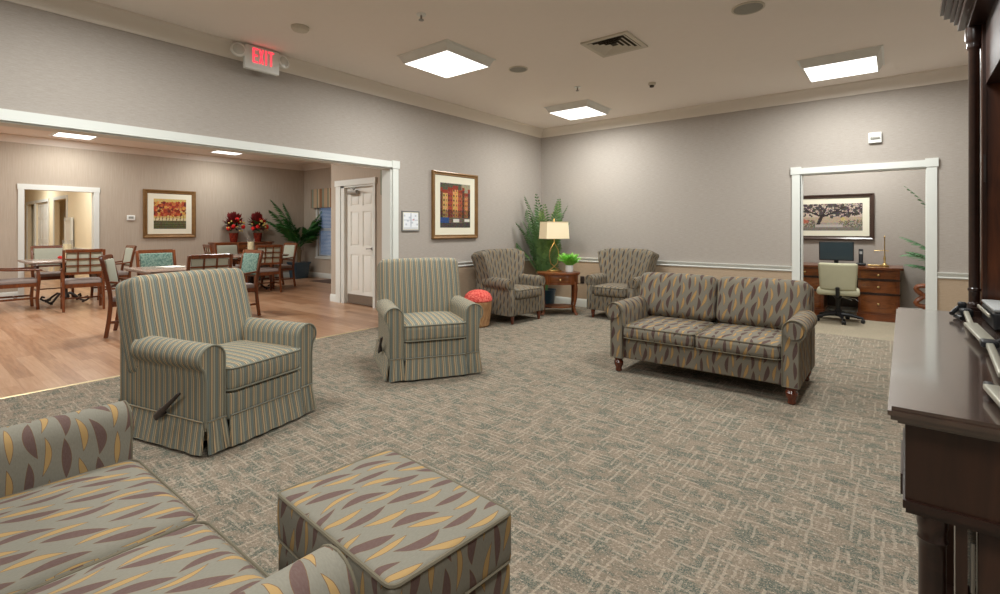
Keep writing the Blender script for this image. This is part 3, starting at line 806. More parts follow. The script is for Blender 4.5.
o = MB().box(-0.5, 0.5, -0.33, 0.33, 0.0, 0.008).build('floor_mat', 'rug_dark', None, 0); o.location = (-6.0, -0.32, 0.0); tag(o, 'dark brown floor mat on the laminate near the window', 'mat')
# corridor: white folding screen seen through the doorway
r = thing('safety_gate', 'tall white panel standing by the corridor wall beyond the doorway', 'panel', (-11.95, -4.26, 0))
m = MB(); m.box(-0.36, -0.30, -0.02, 0.03, 0, 1.6); m.box(0.30, 0.36, -0.02, 0.03, 0, 1.6); m.box(-0.3, 0.3, -0.02, 0.03, 1.52, 1.6); m.box(-0.3, 0.3, -0.02, 0.03, 0, 0.1); m.build('frame', 'trim_white', r, 0)
m = MB(); m.box(-0.3, 0.3, 0.0, 0.015, 0.1, 1.52); m.build('infill', 'door_white', r, 0)

# ================================================================== UPHOLSTERY
def arm_profile(side, xin, xout, ztop, r, zb, roll_out=0.03):
    """closed profile (x,z) of a rolled arm: flat inside, roll on top bulging outward"""
    cx = xin+r; cz = ztop-r
    pts = [(xin, zb), (xin, cz)]
    pts += arc_pts(cx, cz, r, 180, -55, 14)[1:]
    e = pts[-1]
    pts += [(xout+0.004, e[1]-0.02), (xout, e[1]-0.06), (xout, zb)]
    return [(side*x, z) for x, z in pts]

def welt_loop(pts, r=0.006): return pts

def cushion(c, d, r, puff=(0, 0, 0.02), uvmode=None, inner=6, tilt=0.0):
    m = MB()
    def df(x, y, z, a, b, cc):
        k = max(0, (1-a*a))*max(0, (1-b*b)); kf = max(0, (1-a*a))*max(0, (1-cc*cc)); ks = max(0, (1-b*b))*max(0, (1-cc*cc))
        return (x+(1 if a > 0 else -1)*puff[0]*ks*(abs(a) > 0.5), y+(b)*puff[1]*kf, z+cc*puff[2]*k)
    if tilt: m.T = Matrix.Translation(c) @ Matrix.Rotation(tilt, 4, 'X'); cc_ = (0, 0, 0)
    else: cc_ = c
    m.rbox(cc_, d, r, inner, 3, df, uvmode)
    return m
def rect_welt(m, c, hx, hy, z, r=0.006, rc=0.03, axis='z'):
    pts = []
    for (sx, sy, a0) in ((1, 1, 0), (-1, 1, 90), (-1, -1, 180), (1, -1, 270)):
        for k in range(4):
            a = math.radians(a0+k*30); x = sx*(hx-rc)+rc*math.cos(a); y = sy*(hy-rc)+rc*math.sin(a)
            pts.append((c[0]+x, c[1]+y, z) if axis == 'z' else (c[0]+x, z, c[1]+y))
    m.tube(pts, r, 6, True); return m

# ---- recliner -----------------------------------------------------------
def make_recliner(label):
    r = thing('recliner', label, 'recliner')
    F = 'stripe_fabric'
    # body
    m = MB(); m.rbox((0, 0.03, 0.27), (0.77, 0.78, 0.42), 0.02, 3, 2); m.build('base', F, r)
    # arms
    for s in (-1, 1):
        p = arm_profile(s, 0.276, 0.400, 0.63, 0.081, 0.14)
        m = MB(); m.extr(p, -0.41, 0.24, 'y', 8)
        a = m.build('arm', F, r, 50)
        # scroll front panel, slightly proud, with its welt
        c0 = (s*(0.276+0.081), 0.63-0.081)
        pts = [(s*0.279, 0.16)]+[(s*0.279, c0[1])]+[(s*x, z) for x, z in arc_pts(0.357, c0[1], 0.078, 180, -50, 12)]+[(s*0.395, 0.42), (s*0.395, 0.16)]
        m = MB(); m.tube([(x, -0.413, z) for x, z in pts], 0.006, 6); m.build('piping', 'stripe_welt', a)
    # back
    def bd(x, y, z, a, b, c):
        t_ = max(0.0, min(1.0, (c+1)/2))
        wid = 1.0+0.02*math.sin(t_*PI)
        bul = 0.035*(1-a*a)*(-1 if b < 0 else 0.3)*(0.4+0.6*math.sin(PI*min(1, t_)))
        return (x*wid, y+bul*(abs(b) > 0.3)-0.02*math.sin(t_*PI*1.0)*0, z+0.006*(1-a*a)*(c > 0.8))
    m = MB(); m.T = Matrix.Translation((0, 0.30, 0.685)) @ Matrix.Rotation(math.radians(-15), 4, 'X')
    m.rbox((0, 0.02, 0), (0.80, 0.25, 0.62), 0.055, 6, 3, bd); b = m.build('backrest', F, r, 50)
    m2 = MB(); m2.T = m.T
    pts = []
    for (x, z) in [(-0.385, -0.18), (-0.385, 0.24), (-0.36, 0.285), (-0.30, 0.298), (0, 0.304), (0.30, 0.298), (0.36, 0.285), (0.385, 0.24), (0.385, -0.18)]: pts.append((x, -0.082, z))
    m2.tube(pts, 0.006, 6); m2.build('piping', 'stripe_welt', b)
    m = MB(); m.rbox((0, 0.335, 0.42), (0.785, 0.23, 0.60), 0.03, 3, 2); m.build('back_panel', F, r)
    # seat cushion
    m = cushion((0, -0.12, 0.405), (0.55, 0.66, 0.155), 0.04, (0, 0.008, 0.022)); sct = m.build('seat_cushion', F, r, 60)
    m = MB(); rect_welt(m, (0, -0.12), 0.274, 0.33, 0.470, 0.006, 0.04); rect_welt(m, (0, -0.12), 0.274, 0.33, 0.342, 0.006, 0.04); m.build('piping', 'stripe_welt', sct)
    # footrest panel
    m = MB(); m.rbox((0, -0.40, 0.245), (0.55, 0.07, 0.165), 0.02, 3, 2); m.build('footrest', F, r)
    # skirt: flared panels with gaps at the corners (kick pleats)
    def skirt(p0, p1, n0):
        m = MB(); n = 14; top = []; bot = []; 
        N = Vector((n0[0], n0[1], 0)); a = Vector((p0[0], p0[1], 0)); b_ = Vector((p1[0], p1[1], 0)); L = (b_-a).length
        for k in range(n+1):
            q = a.lerp(b_, k/n); fl = 0.035+0.006*math.sin(k*1.9+L*7); end = (k/n-0.5)*0.03
            dr = (b_-a).normalized()*end
            for dz, off, lst in ((0.195, 0.006, top), (0.018, fl, bot)):
                lst.append((q+N*off+(dr if dz < 0.1 else Vector((0, 0, 0)))+Vector((0, 0, dz))))
        u0 = (a.x if abs(N.y) > 0.5 else a.y)
        for k in range(n):
            us = [u0+(b_-a).dot(Vector((1, 1, 0)))*t_/n for t_ in (k, k+1)]
            A, B, C_, D_ = top[k], top[k+1], bot[k+1], bot[k]
            m.quad(A, B, C_, D_, [(us[0], 0.2), (us[1], 0.2), (us[1], 0), (us[0], 0)])
            off = N*-0.012
            m.quad(A+off, B+off, C_+off, D_+off, [(us[0], 0.2), (us[1], 0.2), (us[1], 0), (us[0], 0)])
        for P in ((top[0], bot[0]), (top[-1], bot[-1])): m.quad(P[0], P[1], P[1]+N*-0.012, P[0]+N*-0.012)
        m.quad(bot[0], bot[-1], bot[-1]+N*-0.012, bot[0]+N*-0.012)
        m.tube([tuple(p+N*0.003) for p in top], 0.005, 6)
        return m.build('skirt', F, r, 60)
    skirt((-0.262, -0.435), (0.262, -0.435), (0, -1)); skirt((0.28, -0.415), (0.39, -0.415), (0, -1)); skirt((-0.39, -0.415), (-0.28, -0.415), (0, -1))
    skirt((0.40, -0.40), (0.40, 0.42), (1, 0)); skirt((-0.40, -0.40), (-0.40, 0.42), (-1, 0)); skirt((-0.385, 0.45), (0.385, 0.45), (0, 1))
    # lever on the chair's right side
    m = MB(); m.T = Matrix.Translation((-0.42, -0.05, 0.20)) @ Matrix.Rotation(math.radians(-38), 4, 'X')
    m.rbox((-0.012, -0.02, 0.0), (0.03, 0.05, 0.05), 0.01, 1, 2)
    m.rbox((-0.02, -0.10, 0.0), (0.022, 0.29, 0.026), 0.01, 4, 2, lambda x, y, z, a, b, c: (x, y, z*(1.15+0.5*b)))
    m.build('lever', 'dark_handle', r)
    return r
rec = make_recliner('striped skirted recliner with dark side lever, the nearer of the two to the loveseat corner')
rec.location = (1.345, -5.885, 0); rec.rotation_euler = (0, 0, math.radians(104))
rec['group'] = 'striped skirted recliners'
dup(rec, (1.425, -4.09, 0), 59, 'striped recliner with a skirt in front of the framed houses picture, farther from the camera')

# ---- loveseat -----------------------------------------------------------
def bun_leg(m, x, y, h, r=0.034):
    m.lathe([(r*0.55, 0), (r*0.7, 0.008), (r*0.62, h*0.25), (r*0.95, h*0.45), (r*1.05, h*0.62), (r*0.8, h*0.78), (r*0.98, h*0.85), (r*0.98, h)], 16, (x, y, 0))
def make_loveseat(label, F):
    r = thing('loveseat', label, 'sofa')
    W = 0.745; ai = 0.632; 
    m = MB(); m.rbox((0, 0.01, 0.235), (1.30, 0.80, 0.21), 0.015, 4, 2); m.build('frame', F, r)
    for s in (-1, 1):
        p = arm_profile(s, ai, W, 0.63, 0.08, 0.13)
        m = MB(); m.extr(p, -0.425, 0.22, 'y', 8); a = m.build('arm', F, r, 50)
        # front scroll: small raised disc and face panel
        m = MB(); cx, cz = ai+0.08, 0.63-0.08
        P_ = [(s*(ai+0.004), 0.135), (s*(ai+0.004), cz)]+[(s*x, z) for x, z in arc_pts(cx, cz, 0.078, 180, -50, 12)]+[(s*(W-0.004), 0.46), (s*(W-0.004), 0.135)]
        m.tube([(x, -0.428, z) for x, z in P_], 0.005, 6, True); m.build('piping', 'leaf_welt', a)
        m = MB(); Q = [(s*x, z) for x, z in arc_pts(cx, cz, 0.062, 0, 345, 18)]
        if s < 0: Q = Q[::-1]
        m.extr(Q, -0.44, -0.425, 'y'); m.build('scroll_panel', F, a, 50)
    m = MB(); m.rbox((0, 0.37, 0.48), (1.50, 0.13, 0.68), 0.05, 5, 3); m.box(-0.752, -0.63, 0.2, 0.42, 0.13, 0.46); m.box(0.63, 0.752, 0.2, 0.42, 0.13, 0.46); m.build('backrest', F, r, 50)
    for s in (-1, 1):
        um = None
        m = cushion((s*0.316, -0.10, 0.377), (0.628, 0.68, 0.130), 0.045, (0, 0.01, 0.02)); c_ = m.build('seat_cushion', F, r, 60)
        m = MB(); rect_welt(m, (s*0.316, -0.10), 0.313, 0.340, 0.428, 0.004, 0.045); rect_welt(m, (s*0.316, -0.10), 0.313, 0.340, 0.326, 0.004, 0.045); m.build('piping', 'leaf_welt', c_)
        m = cushion((s*0.372, 0.27, 0.645), (0.738, 0.19, 0.42), 0.065, (0, 0.035, 0.012), tilt=math.radians(-12)); c_ = m.build('back_cushion', F, r, 60)
    for x in (-0.69, 0.69):
        for y in (-0.37, 0.37):
            m = MB(); bun_leg(m, x, y, 0.135, 0.042); m.build('leg', 'leg_wood', r)
    return r
lv = make_loveseat('leaf patterned loveseat with two seat cushions facing the room in front of the office doorway', 'leaf_fabric')
lv.location = (3.628, -2.735, 0); lv['group'] = 'leaf patterned seating'
lv2 = make_loveseat('large leaf patterned loveseat cut off by the bottom left of the photo', 'leaf_fabric_light')
lv2.location = (3.287, -7.165, 0); lv2.rotation_euler = (0, 0, PI); lv2['group'] = 'leaf patterned seating'

# ---- ottoman -----------------------------------------------------------
r = thing('ottoman', 'leaf patterned ottoman with piped cushion top in the foreground', 'ottoman', (3.72, -6.365, 0), -4)
FL = 'leaf_fabric_light'
m = cushion((0, 0, 0.400), (0.62, 0.43, 0.15), 0.020, (0, 0.003, 0.020), lambda ax, sg, x, y, z: (x, y) if ax == 2 else ((x, sg*0.215+sg*(0.475-z)) if ax == 1 else (y, z))); c_ = m.build('cushion', FL, r, 60)
m = MB(); rect_welt(m, (0, 0), 0.306, 0.211, 0.468, 0.006, 0.022); rect_welt(m, (0, 0), 0.306, 0.211, 0.332, 0.006, 0.022); m.build('piping', 'leaf_welt', c_)
m = MB(); m.rbox((0, 0, 0.22), (0.615, 0.425, 0.215), 0.02, 3, 2); m.build('base', FL, r)
for x in (-0.26, 0.26):
    for y in (-0.17, 0.17):
        m = MB(); bun_leg(m, x, y, 0.12, 0.03); m.build('leg', 'leg_wood', r)

# ---- armchair (flared back) ----------------------------------------------
def make_armchair(label):
    r = thing('armchair', label, 'armchair'); F = 'leaf_fabric_small'
    m = MB(); m.rbox((0, -0.01, 0.23), (0.64, 0.68, 0.22), 0.015, 3, 2); m.build('frame', F, r)
    for s in (-1, 1):
        p = arm_profile(s, 0.268, 0.372, 0.62, 0.078, 0.12)
        def sh(a, t_, q):
            # the arm front sweeps out and back towards the bottom, roll narrows to the rear
            k = 1-0.25*t_*(q[1] > 0.45)
            return (q[0] if q[1] <= 0.45 else s*0.268+(q[0]-s*0.268)*k, q[1]+0.015*t_*(q[1] > 0.45))
        m = MB(); m.extr(p, -0.33, 0.18, 'y', 8, sh); a = m.build('arm', F, r, 50)
        m = MB(); cx, cz = 0.268+0.078, 0.62-0.078
        Q = [(s*x, z) for x, z in arc_pts(cx, cz, 0.060, 0, 345, 18)]
        if s < 0: Q = Q[::-1]
        m.extr(Q, -0.345, -0.33, 'y'); m.build('scroll_panel', F, a, 50)
        m = MB(); m.rbox((s*0.325, -0.345, 0.30), (0.10, 0.035, 0.36), 0.012, 2, 2, lambda x, y, z, a_, b_, c_: (x*(0.85+0.15*abs(c_)), y-0.0+0.02*(c_ > 0)*c_, z)); m.build('front_panel', F, a)
    # back, flaring outward to the top with wing-like edges curling forward
    def bd(x, y, z, a, b, c):
        t_ = max(0.0, min(1.0, (c+1)/2)); wd = 0.86+0.30*t_**1.1
        fwd = -0.10*abs(a)**4*math.sin(min(1, t_*1.15)*PI*0.62)
        top = 0.02*(1-a*a)*(c > 0.7)*(c-0.7)/0.3 - 0.03*(abs(a) > 0.85)*(c > 0.8)
        return (x*wd, y+fwd, z+top)
    m = MB(); m.T = Matrix.Translation((0, 0.25, 0.70)) @ Matrix.Rotation(math.radians(-11), 4, 'X')
    m.rbox((0, 0.0, -0.015), (0.80, 0.29, 0.58), 0.05, 10, 3, bd); m.build('backrest', F, r, 60)
    m = MB(); m.rbox((0, 0.25, 0.36), (0.735, 0.18, 0.48), 0.03, 3, 2); m.build('back_panel', F, r)
    m = cushion((0, -0.10, 0.405), (0.53, 0.58, 0.14), 0.045, (0, 0.01, 0.02)); c_ = m.build('seat_cushion', F, r, 60)
    m = MB(); rect_welt(m, (0, -0.10), 0.265, 0.29, 0.46, 0.005, 0.045); m.build('piping', 'leaf_welt', c_)
    for x, y in ((-0.29, -0.31), (0.29, -0.31), (-0.27, 0.27), (0.27, 0.27)):
        m = MB(); m.lathe([(0.018, 0), (0.02, 0.01), (0.03, 0.09), (0.034, 0.125)], 10, (x, y, 0)); m.build('leg', 'leg_wood', r)
    return r
ac = make_armchair('leaf patterned flared-back armchair against the left wall beside the side table')
ac.location = (0.555, -1.65, 0); ac.rotation_euler = (0, 0, math.radians(86)); ac['group'] = 'flared-back armchairs in the corner'
dup(ac, (1.745, -0.48, 0), -3, 'leaf patterned flared-back armchair against the back wall right of the side table')

# ---- round basket stool -----------------------------------------------
r = thing('basket_stool', 'round wicker stool with coral red cushioned top behind the farther recliner', 'stool', (0.55, -2.33, 0))
m = MB(); m.lathe([(0.13, 0), (0.15, 0.02), (0.168, 0.15), (0.18, 0.30), (0.185, 0.32), (0.18, 0.34)], 28); m.build('basket', 'wicker', r)
m = MB(); m.lathe([(0.178, 0.335), (0.19, 0.35), (0.188, 0.38), (0.165, 0.43), (0.12, 0.465), (0.06, 0.483), (0.0001, 0.488)], 28, cap=False); m.build('cushion', 'coral_fabric', r)

# ================================================================== SIDE TABLE, LAMP, PLANTS
r = thing('side_table', 'oval cherry wood side table with a drawer and curved legs in the corner', 'side table', (0.875, -0.83, 0), 38.6)
def oval(rx, ry, n=36): return [(rx*math.cos(2*PI*k/n), ry*math.sin(2*PI*k/n)) for k in range(n)]
m = MB(); m.extr(oval(0.335, 0.255), 0.615, 0.64, 'z'); m.extr(oval(0.325, 0.245), 0.605, 0.615, 'z'); m.build('table_top', 'cherry', r, 30)
m = MB(); m.extr(oval(0.305, 0.228), 0.475, 0.605, 'z'); m.extr(oval(0.313, 0.236), 0.465, 0.478, 'z'); m.build('apron', 'cherry', r, 30)
m = MB(); m.rbox((0, -0.222, 0.542), (0.30, 0.03, 0.10), 0.006, 4, 1, lambda x, y, z, a, b, c: (x, y+0.028*a*a, z)); dr = m.build('drawer', 'table_wood', r)
m = MB(); m.lathe([(0.006, 0), (0.006, 0.01), (0.014, 0.02), (0.0001, 0.028)], 12, cap=False)
kn = m.build('knob', 'brass', dr); kn.location = (0, -0.236, 0.542); kn.rotation_euler = (PI/2, 0, 0)
for (x, y) in ((-0.235, -0.125), (0.235, -0.125), (-0.235, 0.125), (0.235, 0.125)):
    m = MB(); s = 1 if x > 0 else -1; sy = 1 if y > 0 else -1
    pts = [(x, y, 0.50), (x+s*0.014, y+sy*0.008, 0.40), (x+s*0.008, y+sy*0.004, 0.25), (x-s*0.01, y-sy*0.006, 0.12), (x+s*0.005, y+sy*0.003, 0.04), (x+s*0.03, y+sy*0.018, 0.0)]
    m.tube(pts, [0.036, 0.031, 0.024, 0.018, 0.02, 0.028], 8); m.build('leg', 'cherry', r)
m = MB(); m.extr(oval(0.235, 0.16), 0.11, 0.13, 'z'); m.build('lower_shelf', 'cherry', r, 30)

r = thing('table_lamp', 'brass loop table lamp with lit rectangular fabric shade on the side table', 'lamp', (0.78, -0.80, 0.64), 62)
m = MB(); m.rbox((0, 0, 0.012), (0.20, 0.12, 0.024), 0.008, 2, 2); m.build('base', 'brass', r)
m = MB()
for s in (-1, 1):
    pts = [(s*0.075, 0, 0.03)]; 
    for k in range(0, 13):
        a = math.radians(k*15); 
    pts = [(s*0.085, 0.0, 0.025), (s*0.03, 0, 0.09), (s*0.05, 0, 0.2)]
m.tube([(-0.085, 0, 0.025), (-0.02, 0, 0.06), (0.06, 0, 0.13), (0.085, 0, 0.24), (0.07, 0, 0.34), (0.0, 0, 0.45), (-0.07, 0, 0.34), (-0.085, 0, 0.24), (-0.06, 0, 0.13), (0.02, 0, 0.06), (0.085, 0, 0.025)], 0.0085, 8)
m.tube([(0, 0, 0.44), (0, 0, 0.56)], 0.008, 8); m.build('stem', 'brass', r)
m = MB(); wA, wB, dA, dB = 0.185, 0.20, 0.115, 0.125
z0, z1 = 0.51, 0.77
A_ = [(-wB, -dB, z0), (wB, -dB, z0), (wB, dB, z0), (-wB, dB, z0)]; B_ = [(-wA, -dA, z1), (wA, -dA, z1), (wA, dA, z1), (-wA, dA, z1)]
for i in range(4):
    j = (i+1) % 4; m.quad(A_[i], A_[j], B_[j], B_[i])
sh_ = m.build('lamp_shade', 'shade_fabric', r, 0)
for L_ in (A_, B_):
    m = MB(); m.tube(L_, 0.005, 6, True); m.build('shade_trim', 'gold_satin', sh_)
m = MB(); m.lathe([(0.004, 0.765), (0.012, 0.785), (0.004, 0.80), (0.01, 0.815), (0.0001, 0.825)], 10, cap=False); m.tube([(-wA, 0, 0.768), (wA, 0, 0.768)], 0.003, 5); m.build('finial', 'brass', r)
L = bpy.data.lights.new('bulb', 'POINT'); L.energy = 5; L.color = (1, 0.82, 0.58); L.shadow_soft_size = 0.04
lo = bpy.data.objects.new('bulb', L); COL.objects.link(lo); lo.parent = r; lo.location = (0, 0, 0.63)

def frond(m, base, azim, length, lift, droop, nl=26, leaf=0.22, lw=0.018, rad=0.005, r=None, vee=0.5):
    """feather palm frond: curved rachis with paired leaflets"""
    r = r or rnd; d = Vector((math.cos(azim), math.sin(azim), 0)); pts = []
    p = Vector(base); ang = lift; n = nl
    for k in range(n+1):
        pts.append(p.copy()); p = p+(d*math.cos(ang)+Vector((0, 0, 1))*math.sin(ang))*(length/n); ang -= droop/n*(0.4+1.6*k/n)
    m.tube([tuple(q) for q in pts[::2]], [max(0.0015, rad*(1-i/(len(pts[::2])))) for i in range(len(pts[::2]))], 5)
    side = d.cross(Vector((0, 0, 1))).normalized()
    for k in range(int(n*0.22), n+1):
        t_ = k/n; tang = (pts[min(n, k+1)]-pts[k-1]).normalized(); upv = side.cross(tang).normalized()*-1
        L_ = leaf*math.sin(PI*min(1, 0.18+0.80*t_))**0.7*(0.85+0.3*r.random())
        for s in (-1, 1):
            dr = (tang*(0.75+0.2*r.random())+side*s*1.0+upv*vee*(0.3+0.4*r.random())).normalized()
            tip = pts[k]+dr*L_+Vector((0, 0, -1))*L_*0.22; mid = pts[k]+dr*L_*0.45
            wv = tang*lw*0.5
            a = m.addv(pts[k]); b = m.addv(mid+wv+upv*0.004); c = m.addv(tip); e = m.addv(mid-wv+upv*0.004)
            m.addf([a, b, c, e])
def solid(o, t_=0.0012):
    return o
# corner palm
r = thing('potted_palm', 'tall light green potted palm in the corner behind the lamp', 'potted plant', (0.38, -0.42, 0))
m = MB(); m.lathe([(0.12, 0), (0.13, 0.02), (0.16, 0.26), (0.17, 0.30), (0.15, 0.30), (0.14, 0.27), (0.0001, 0.265)], 20, cap=False); m.build('pot', 'blue_pot', r)
m = MB(); rr_ = random.Random(11)
for k in range(26):
    az = math.radians(38)+math.radians(rr_.uniform(50, 310)); up_ = k/25
    Lh = 0.70+0.92*up_; lift = math.radians(rr_.uniform(80, 89))
    frond(m, (0.03*math.cos(az), 0.03*math.sin(az), 0.28), az, Lh, lift, math.radians(rr_.uniform(14, 36)), 30, 0.20, 0.036, 0.006, rr_, 0.3)
for az, Lh, lift, dp in ((math.radians(215), 1.62, 86, 20), (math.radians(235), 1.25, 80, 34), (math.radians(20), 1.45, 87, 26), (math.radians(215), 1.0, 72, 42), (math.radians(40), 1.2, 84, 30), (math.radians(270), 1.6, 87, 16), (math.radians(300), 1.45, 86, 22)):
    frond(m, (0, 0, 0.28), az, Lh, math.radians(lift), math.radians(dp), 30, 0.20, 0.036, 0.006, rr_, 0.3)
def clampwall(m, loc, rot=0, xmin=0.02, ymax=-0.02):
    m.v = [(max(v[0], xmin-loc[0]+0.003*(i % 7)/7), min(v[1], ymax-loc[1]-0.003*(i % 5)/5), v[2]) for i, v in enumerate(m.v)]
clampwall(m, (0.38, -0.42)); m.build('fronds', 'green_leaf_mid', r, 0)
# little plant
r = thing('small_potted_plant', 'small bright green fern in a white pot on the side table', 'potted plant', (1.01, -0.73, 0.64))
m = MB(); m.lathe([(0.038, 0), (0.055, 0.005), (0.062, 0.06), (0.056, 0.105), (0.05, 0.105), (0.05, 0.09), (0.0001, 0.088)], 20, cap=False); m.build('pot', 'pot_white', r)
m = MB(); rr_ = random.Random(3)
for k in range(80):
    az = rr_.uniform(0, 2*PI); frond(m, (0.02*math.cos(az), 0.02*math.sin(az), 0.09), az, rr_.uniform(0.14, 0.25), math.radians(rr_.uniform(48, 90)), math.radians(rr_.uniform(20, 70)), 9, 0.06, 0.020, 0.002, rr_, 0.3)
m.build('foliage', 'green_leaf_fresh', r, 0)
# dining palm
r = thing('potted_palm', 'dark green potted palm in a blue square planter by the dining room window', 'potted plant', (-7.40, -0.42, 0))
def sqpot(m, a0, a1, z0, z1): 
    A = [(-a0, -a0, z0), (a0, -a0, z0), (a0, a0, z0), (-a0, a0, z0)]; B = [(-a1, -a1, z1), (a1, -a1, z1), (a1, a1, z1), (-a1, a1, z1)]
    for i in range(4): m.quad(A[i], A[(i+1) % 4], B[(i+1) % 4], B[i])
    m.quad(*A); m.quad(*B)
m = MB(); sqpot(m, 0.16, 0.20, 0, 0.38); sqpot(m, 0.215, 0.22, 0.38, 0.43); m.build('planter', 'blue_pot', r, 0)
m = MB(); m.lathe([(0.05, 0.42), (0.045, 0.6), (0.05, 0.72), (0.03, 0.85)], 10); m.tube([(0.03, 0, 0.42), (0.06, 0.02, 0.75)], 0.025, 7); m.build('trunk', 'trunk', r)
m = MB(); rr_ = random.Random(21)
for az, Lh, lift, dp in ((-110, 1.25, 74, 18), (-100, 1.45, 68, 30), (-85, 1.3, 60, 36), (-120, 1.1, 52, 34), (-60, 1.15, 50, 52), (20, 0.9, 62, 60), (50, 1.15, 62, 20), (65, 1.2, 50, 24), (80, 1.1, 42, 20), (40, 0.95, 66, 40), (-20, 0.8, 70, 60), (-140, 0.9, 66, 52), (-75, 0.9, 74, 40), (90, 1.0, 62, 40), (10, 0.7, 48, 56)):
    frond(m, (0, 0, 0.78), math.radians(az), Lh, math.radians(lift+6), math.radians(dp), 26, 0.30, 0.050, 0.009, rr_, 0.6)
clampwall(m, (-7.40, -0.42), 0, FX+0.02, 0.0); m.build('fronds', 'green_leaf_dark', r, 0)

# ================================================================== DINING FURNITURE
def make_dchair(label, pad='pad_sage'):
    r = thing('dining_chair', label, 'chair'); W = 0.265; Wd = 'chair_wood'
    for s in (-1, 1):
        m = MB(); m.T = Matrix.Identity(4)
        x = s*(W-0.02)
        m.rbox((x, 0, 0.49), (0.034, 0.042, 0.97), 0.006, 9, 1, lambda X_, Y_, Z_, a, b, c: (X_, Y_+0.235+0.09*max(0, c-(-0.05))**1.3+0.055*max(0, -c-0.1)**1.5, Z_))
        m.build('leg', Wd, r)
        m = MB(); m.rbox((x, -0.235, 0.31), (0.04, 0.042, 0.62), 0.006, 4, 1, lambda X_, Y_, Z_, a, b, c: (X_, Y_+0.012*math.sin(c*PI)*-1, Z_)); m.build('leg', Wd, r)
        # arm
        m = MB(); m.rbox((x+s*0.008, -0.02, 0.645), (0.045, 0.53, 0.028), 0.01, 7, 2, lambda X_, Y_, Z_, a, b, c: (X_*(1.25-0.35*b*b), Y_, Z_+0.022*b*b*(b > 0)-0.012*(b < -0.7)*(abs(b)-0.7)/0.3)); m.build('arm', Wd, r)
        m = MB(); m.box(x-0.011, x+0.011, -0.22, 0.24, 0.17, 0.20); m.build('stretcher', Wd, r)
    m = MB(); m.box(-W+0.04, W-0.04, -0.25, -0.225, 0.37, 0.43); m.box(-W+0.04, W-0.04, 0.215, 0.24, 0.37, 0.43)
    for s in (-1, 1): m.box(s*(W-0.02)-0.012, s*(W-0.02)+0.012, -0.22, 0.22, 0.37, 0.43)
    m.build('seat_rail', Wd, r, 0)
    m = MB(); m.box(-W+0.04, W-0.04, -0.01, 0.012, 0.175, 0.197); m.build('stretcher', Wd, r, 0)
    m = cushion((0, -0.015, 0.455), (0.47, 0.47, 0.07), 0.025, (0, 0, 0.012)); m.build('seat', 'seat_grey', r, 60)
    T_ = Matrix.Translation((0, 0.292, 0.77)) @ Matrix.Rotation(math.radians(-9), 4, 'X')
    m = MB(); m.T = T_; m.rbox((0, -0.012, 0.0), (0.43, 0.03, 0.32), 0.012, 3, 2); m.build('back_pad', pad, r)
    m = MB(); m.T = T_; bx = 0.226
    m.box(-bx, bx, -0.008, 0.022, 0.165, 0.215); m.box(-bx, bx, 0.0, 0.020, -0.19, -0.15)
    for x in (-0.075, 0.075): m.box(x-0.009, x+0.009, 0.004, 0.018, -0.15, 0.165)
    for z in (-0.045, 0.06): m.box(-bx, bx, 0.004, 0.018, z-0.009, z+0.009)
    m.build('back_grid', Wd, r, 0)
    return r
GC = 'upholstered wooden chairs of the dining room'
dc = make_dchair('wooden dining chair with a nine-square grid back, seen from behind at the leftmost table'); dc['group'] = GC
dc.location = (-5.42, -5.27, 0); dc.rotation_euler = (0, 0, math.radians(-98))
dct = make_dchair('wooden chair with teal back pad behind the middle dining table, facing the lounge', 'teal_pad'); dct['group'] = GC
dct.location = (-3.62, -4.68, 0); dct.rotation_euler = (0, 0, math.radians(92))
for loc, rz, lab in (
    ((-6.17, -5.97, 0), 180, 'wooden armchair cut off by the left edge of the photo'),
    ((-7.42, -5.31, 0), 90, 'grey-backed dining chair behind the leftmost table, in front of the corridor doorway'),
    ((-6.72, -4.60, 0), 0, 'wooden chair with pale back pad seen side-on at the right of the leftmost table'),
    ((-2.52, -5.30, 0), 156, 'curved-back wooden chair seen side-on just left of the nearer recliner back'),
    ((-6.62, -2.42, 0), 90, 'pale-backed chair behind the far dining table in front of the sideboard'),
    ((-5.97, -2.86, 0), 172, 'wooden chair with barred back at the left of the far dining table'),
    ((-5.23, -2.42, 0), -95, 'grid-backed wooden chair seen from behind at the far dining table'),
    ((-5.93, -1.76, 0), 2, 'pale-padded chair at the far dining table nearest the blue planter')):
    dup(dc, loc, rz, lab)
dup(dc, (-2.12, -4.74, 0), -90, 'wooden dining chair whose top rail shows just above the nearer recliner')
dup(dct, (-2.74, -4.09, 0), 4, 'teal-padded wooden chair seen side-on right of the nearer recliner')

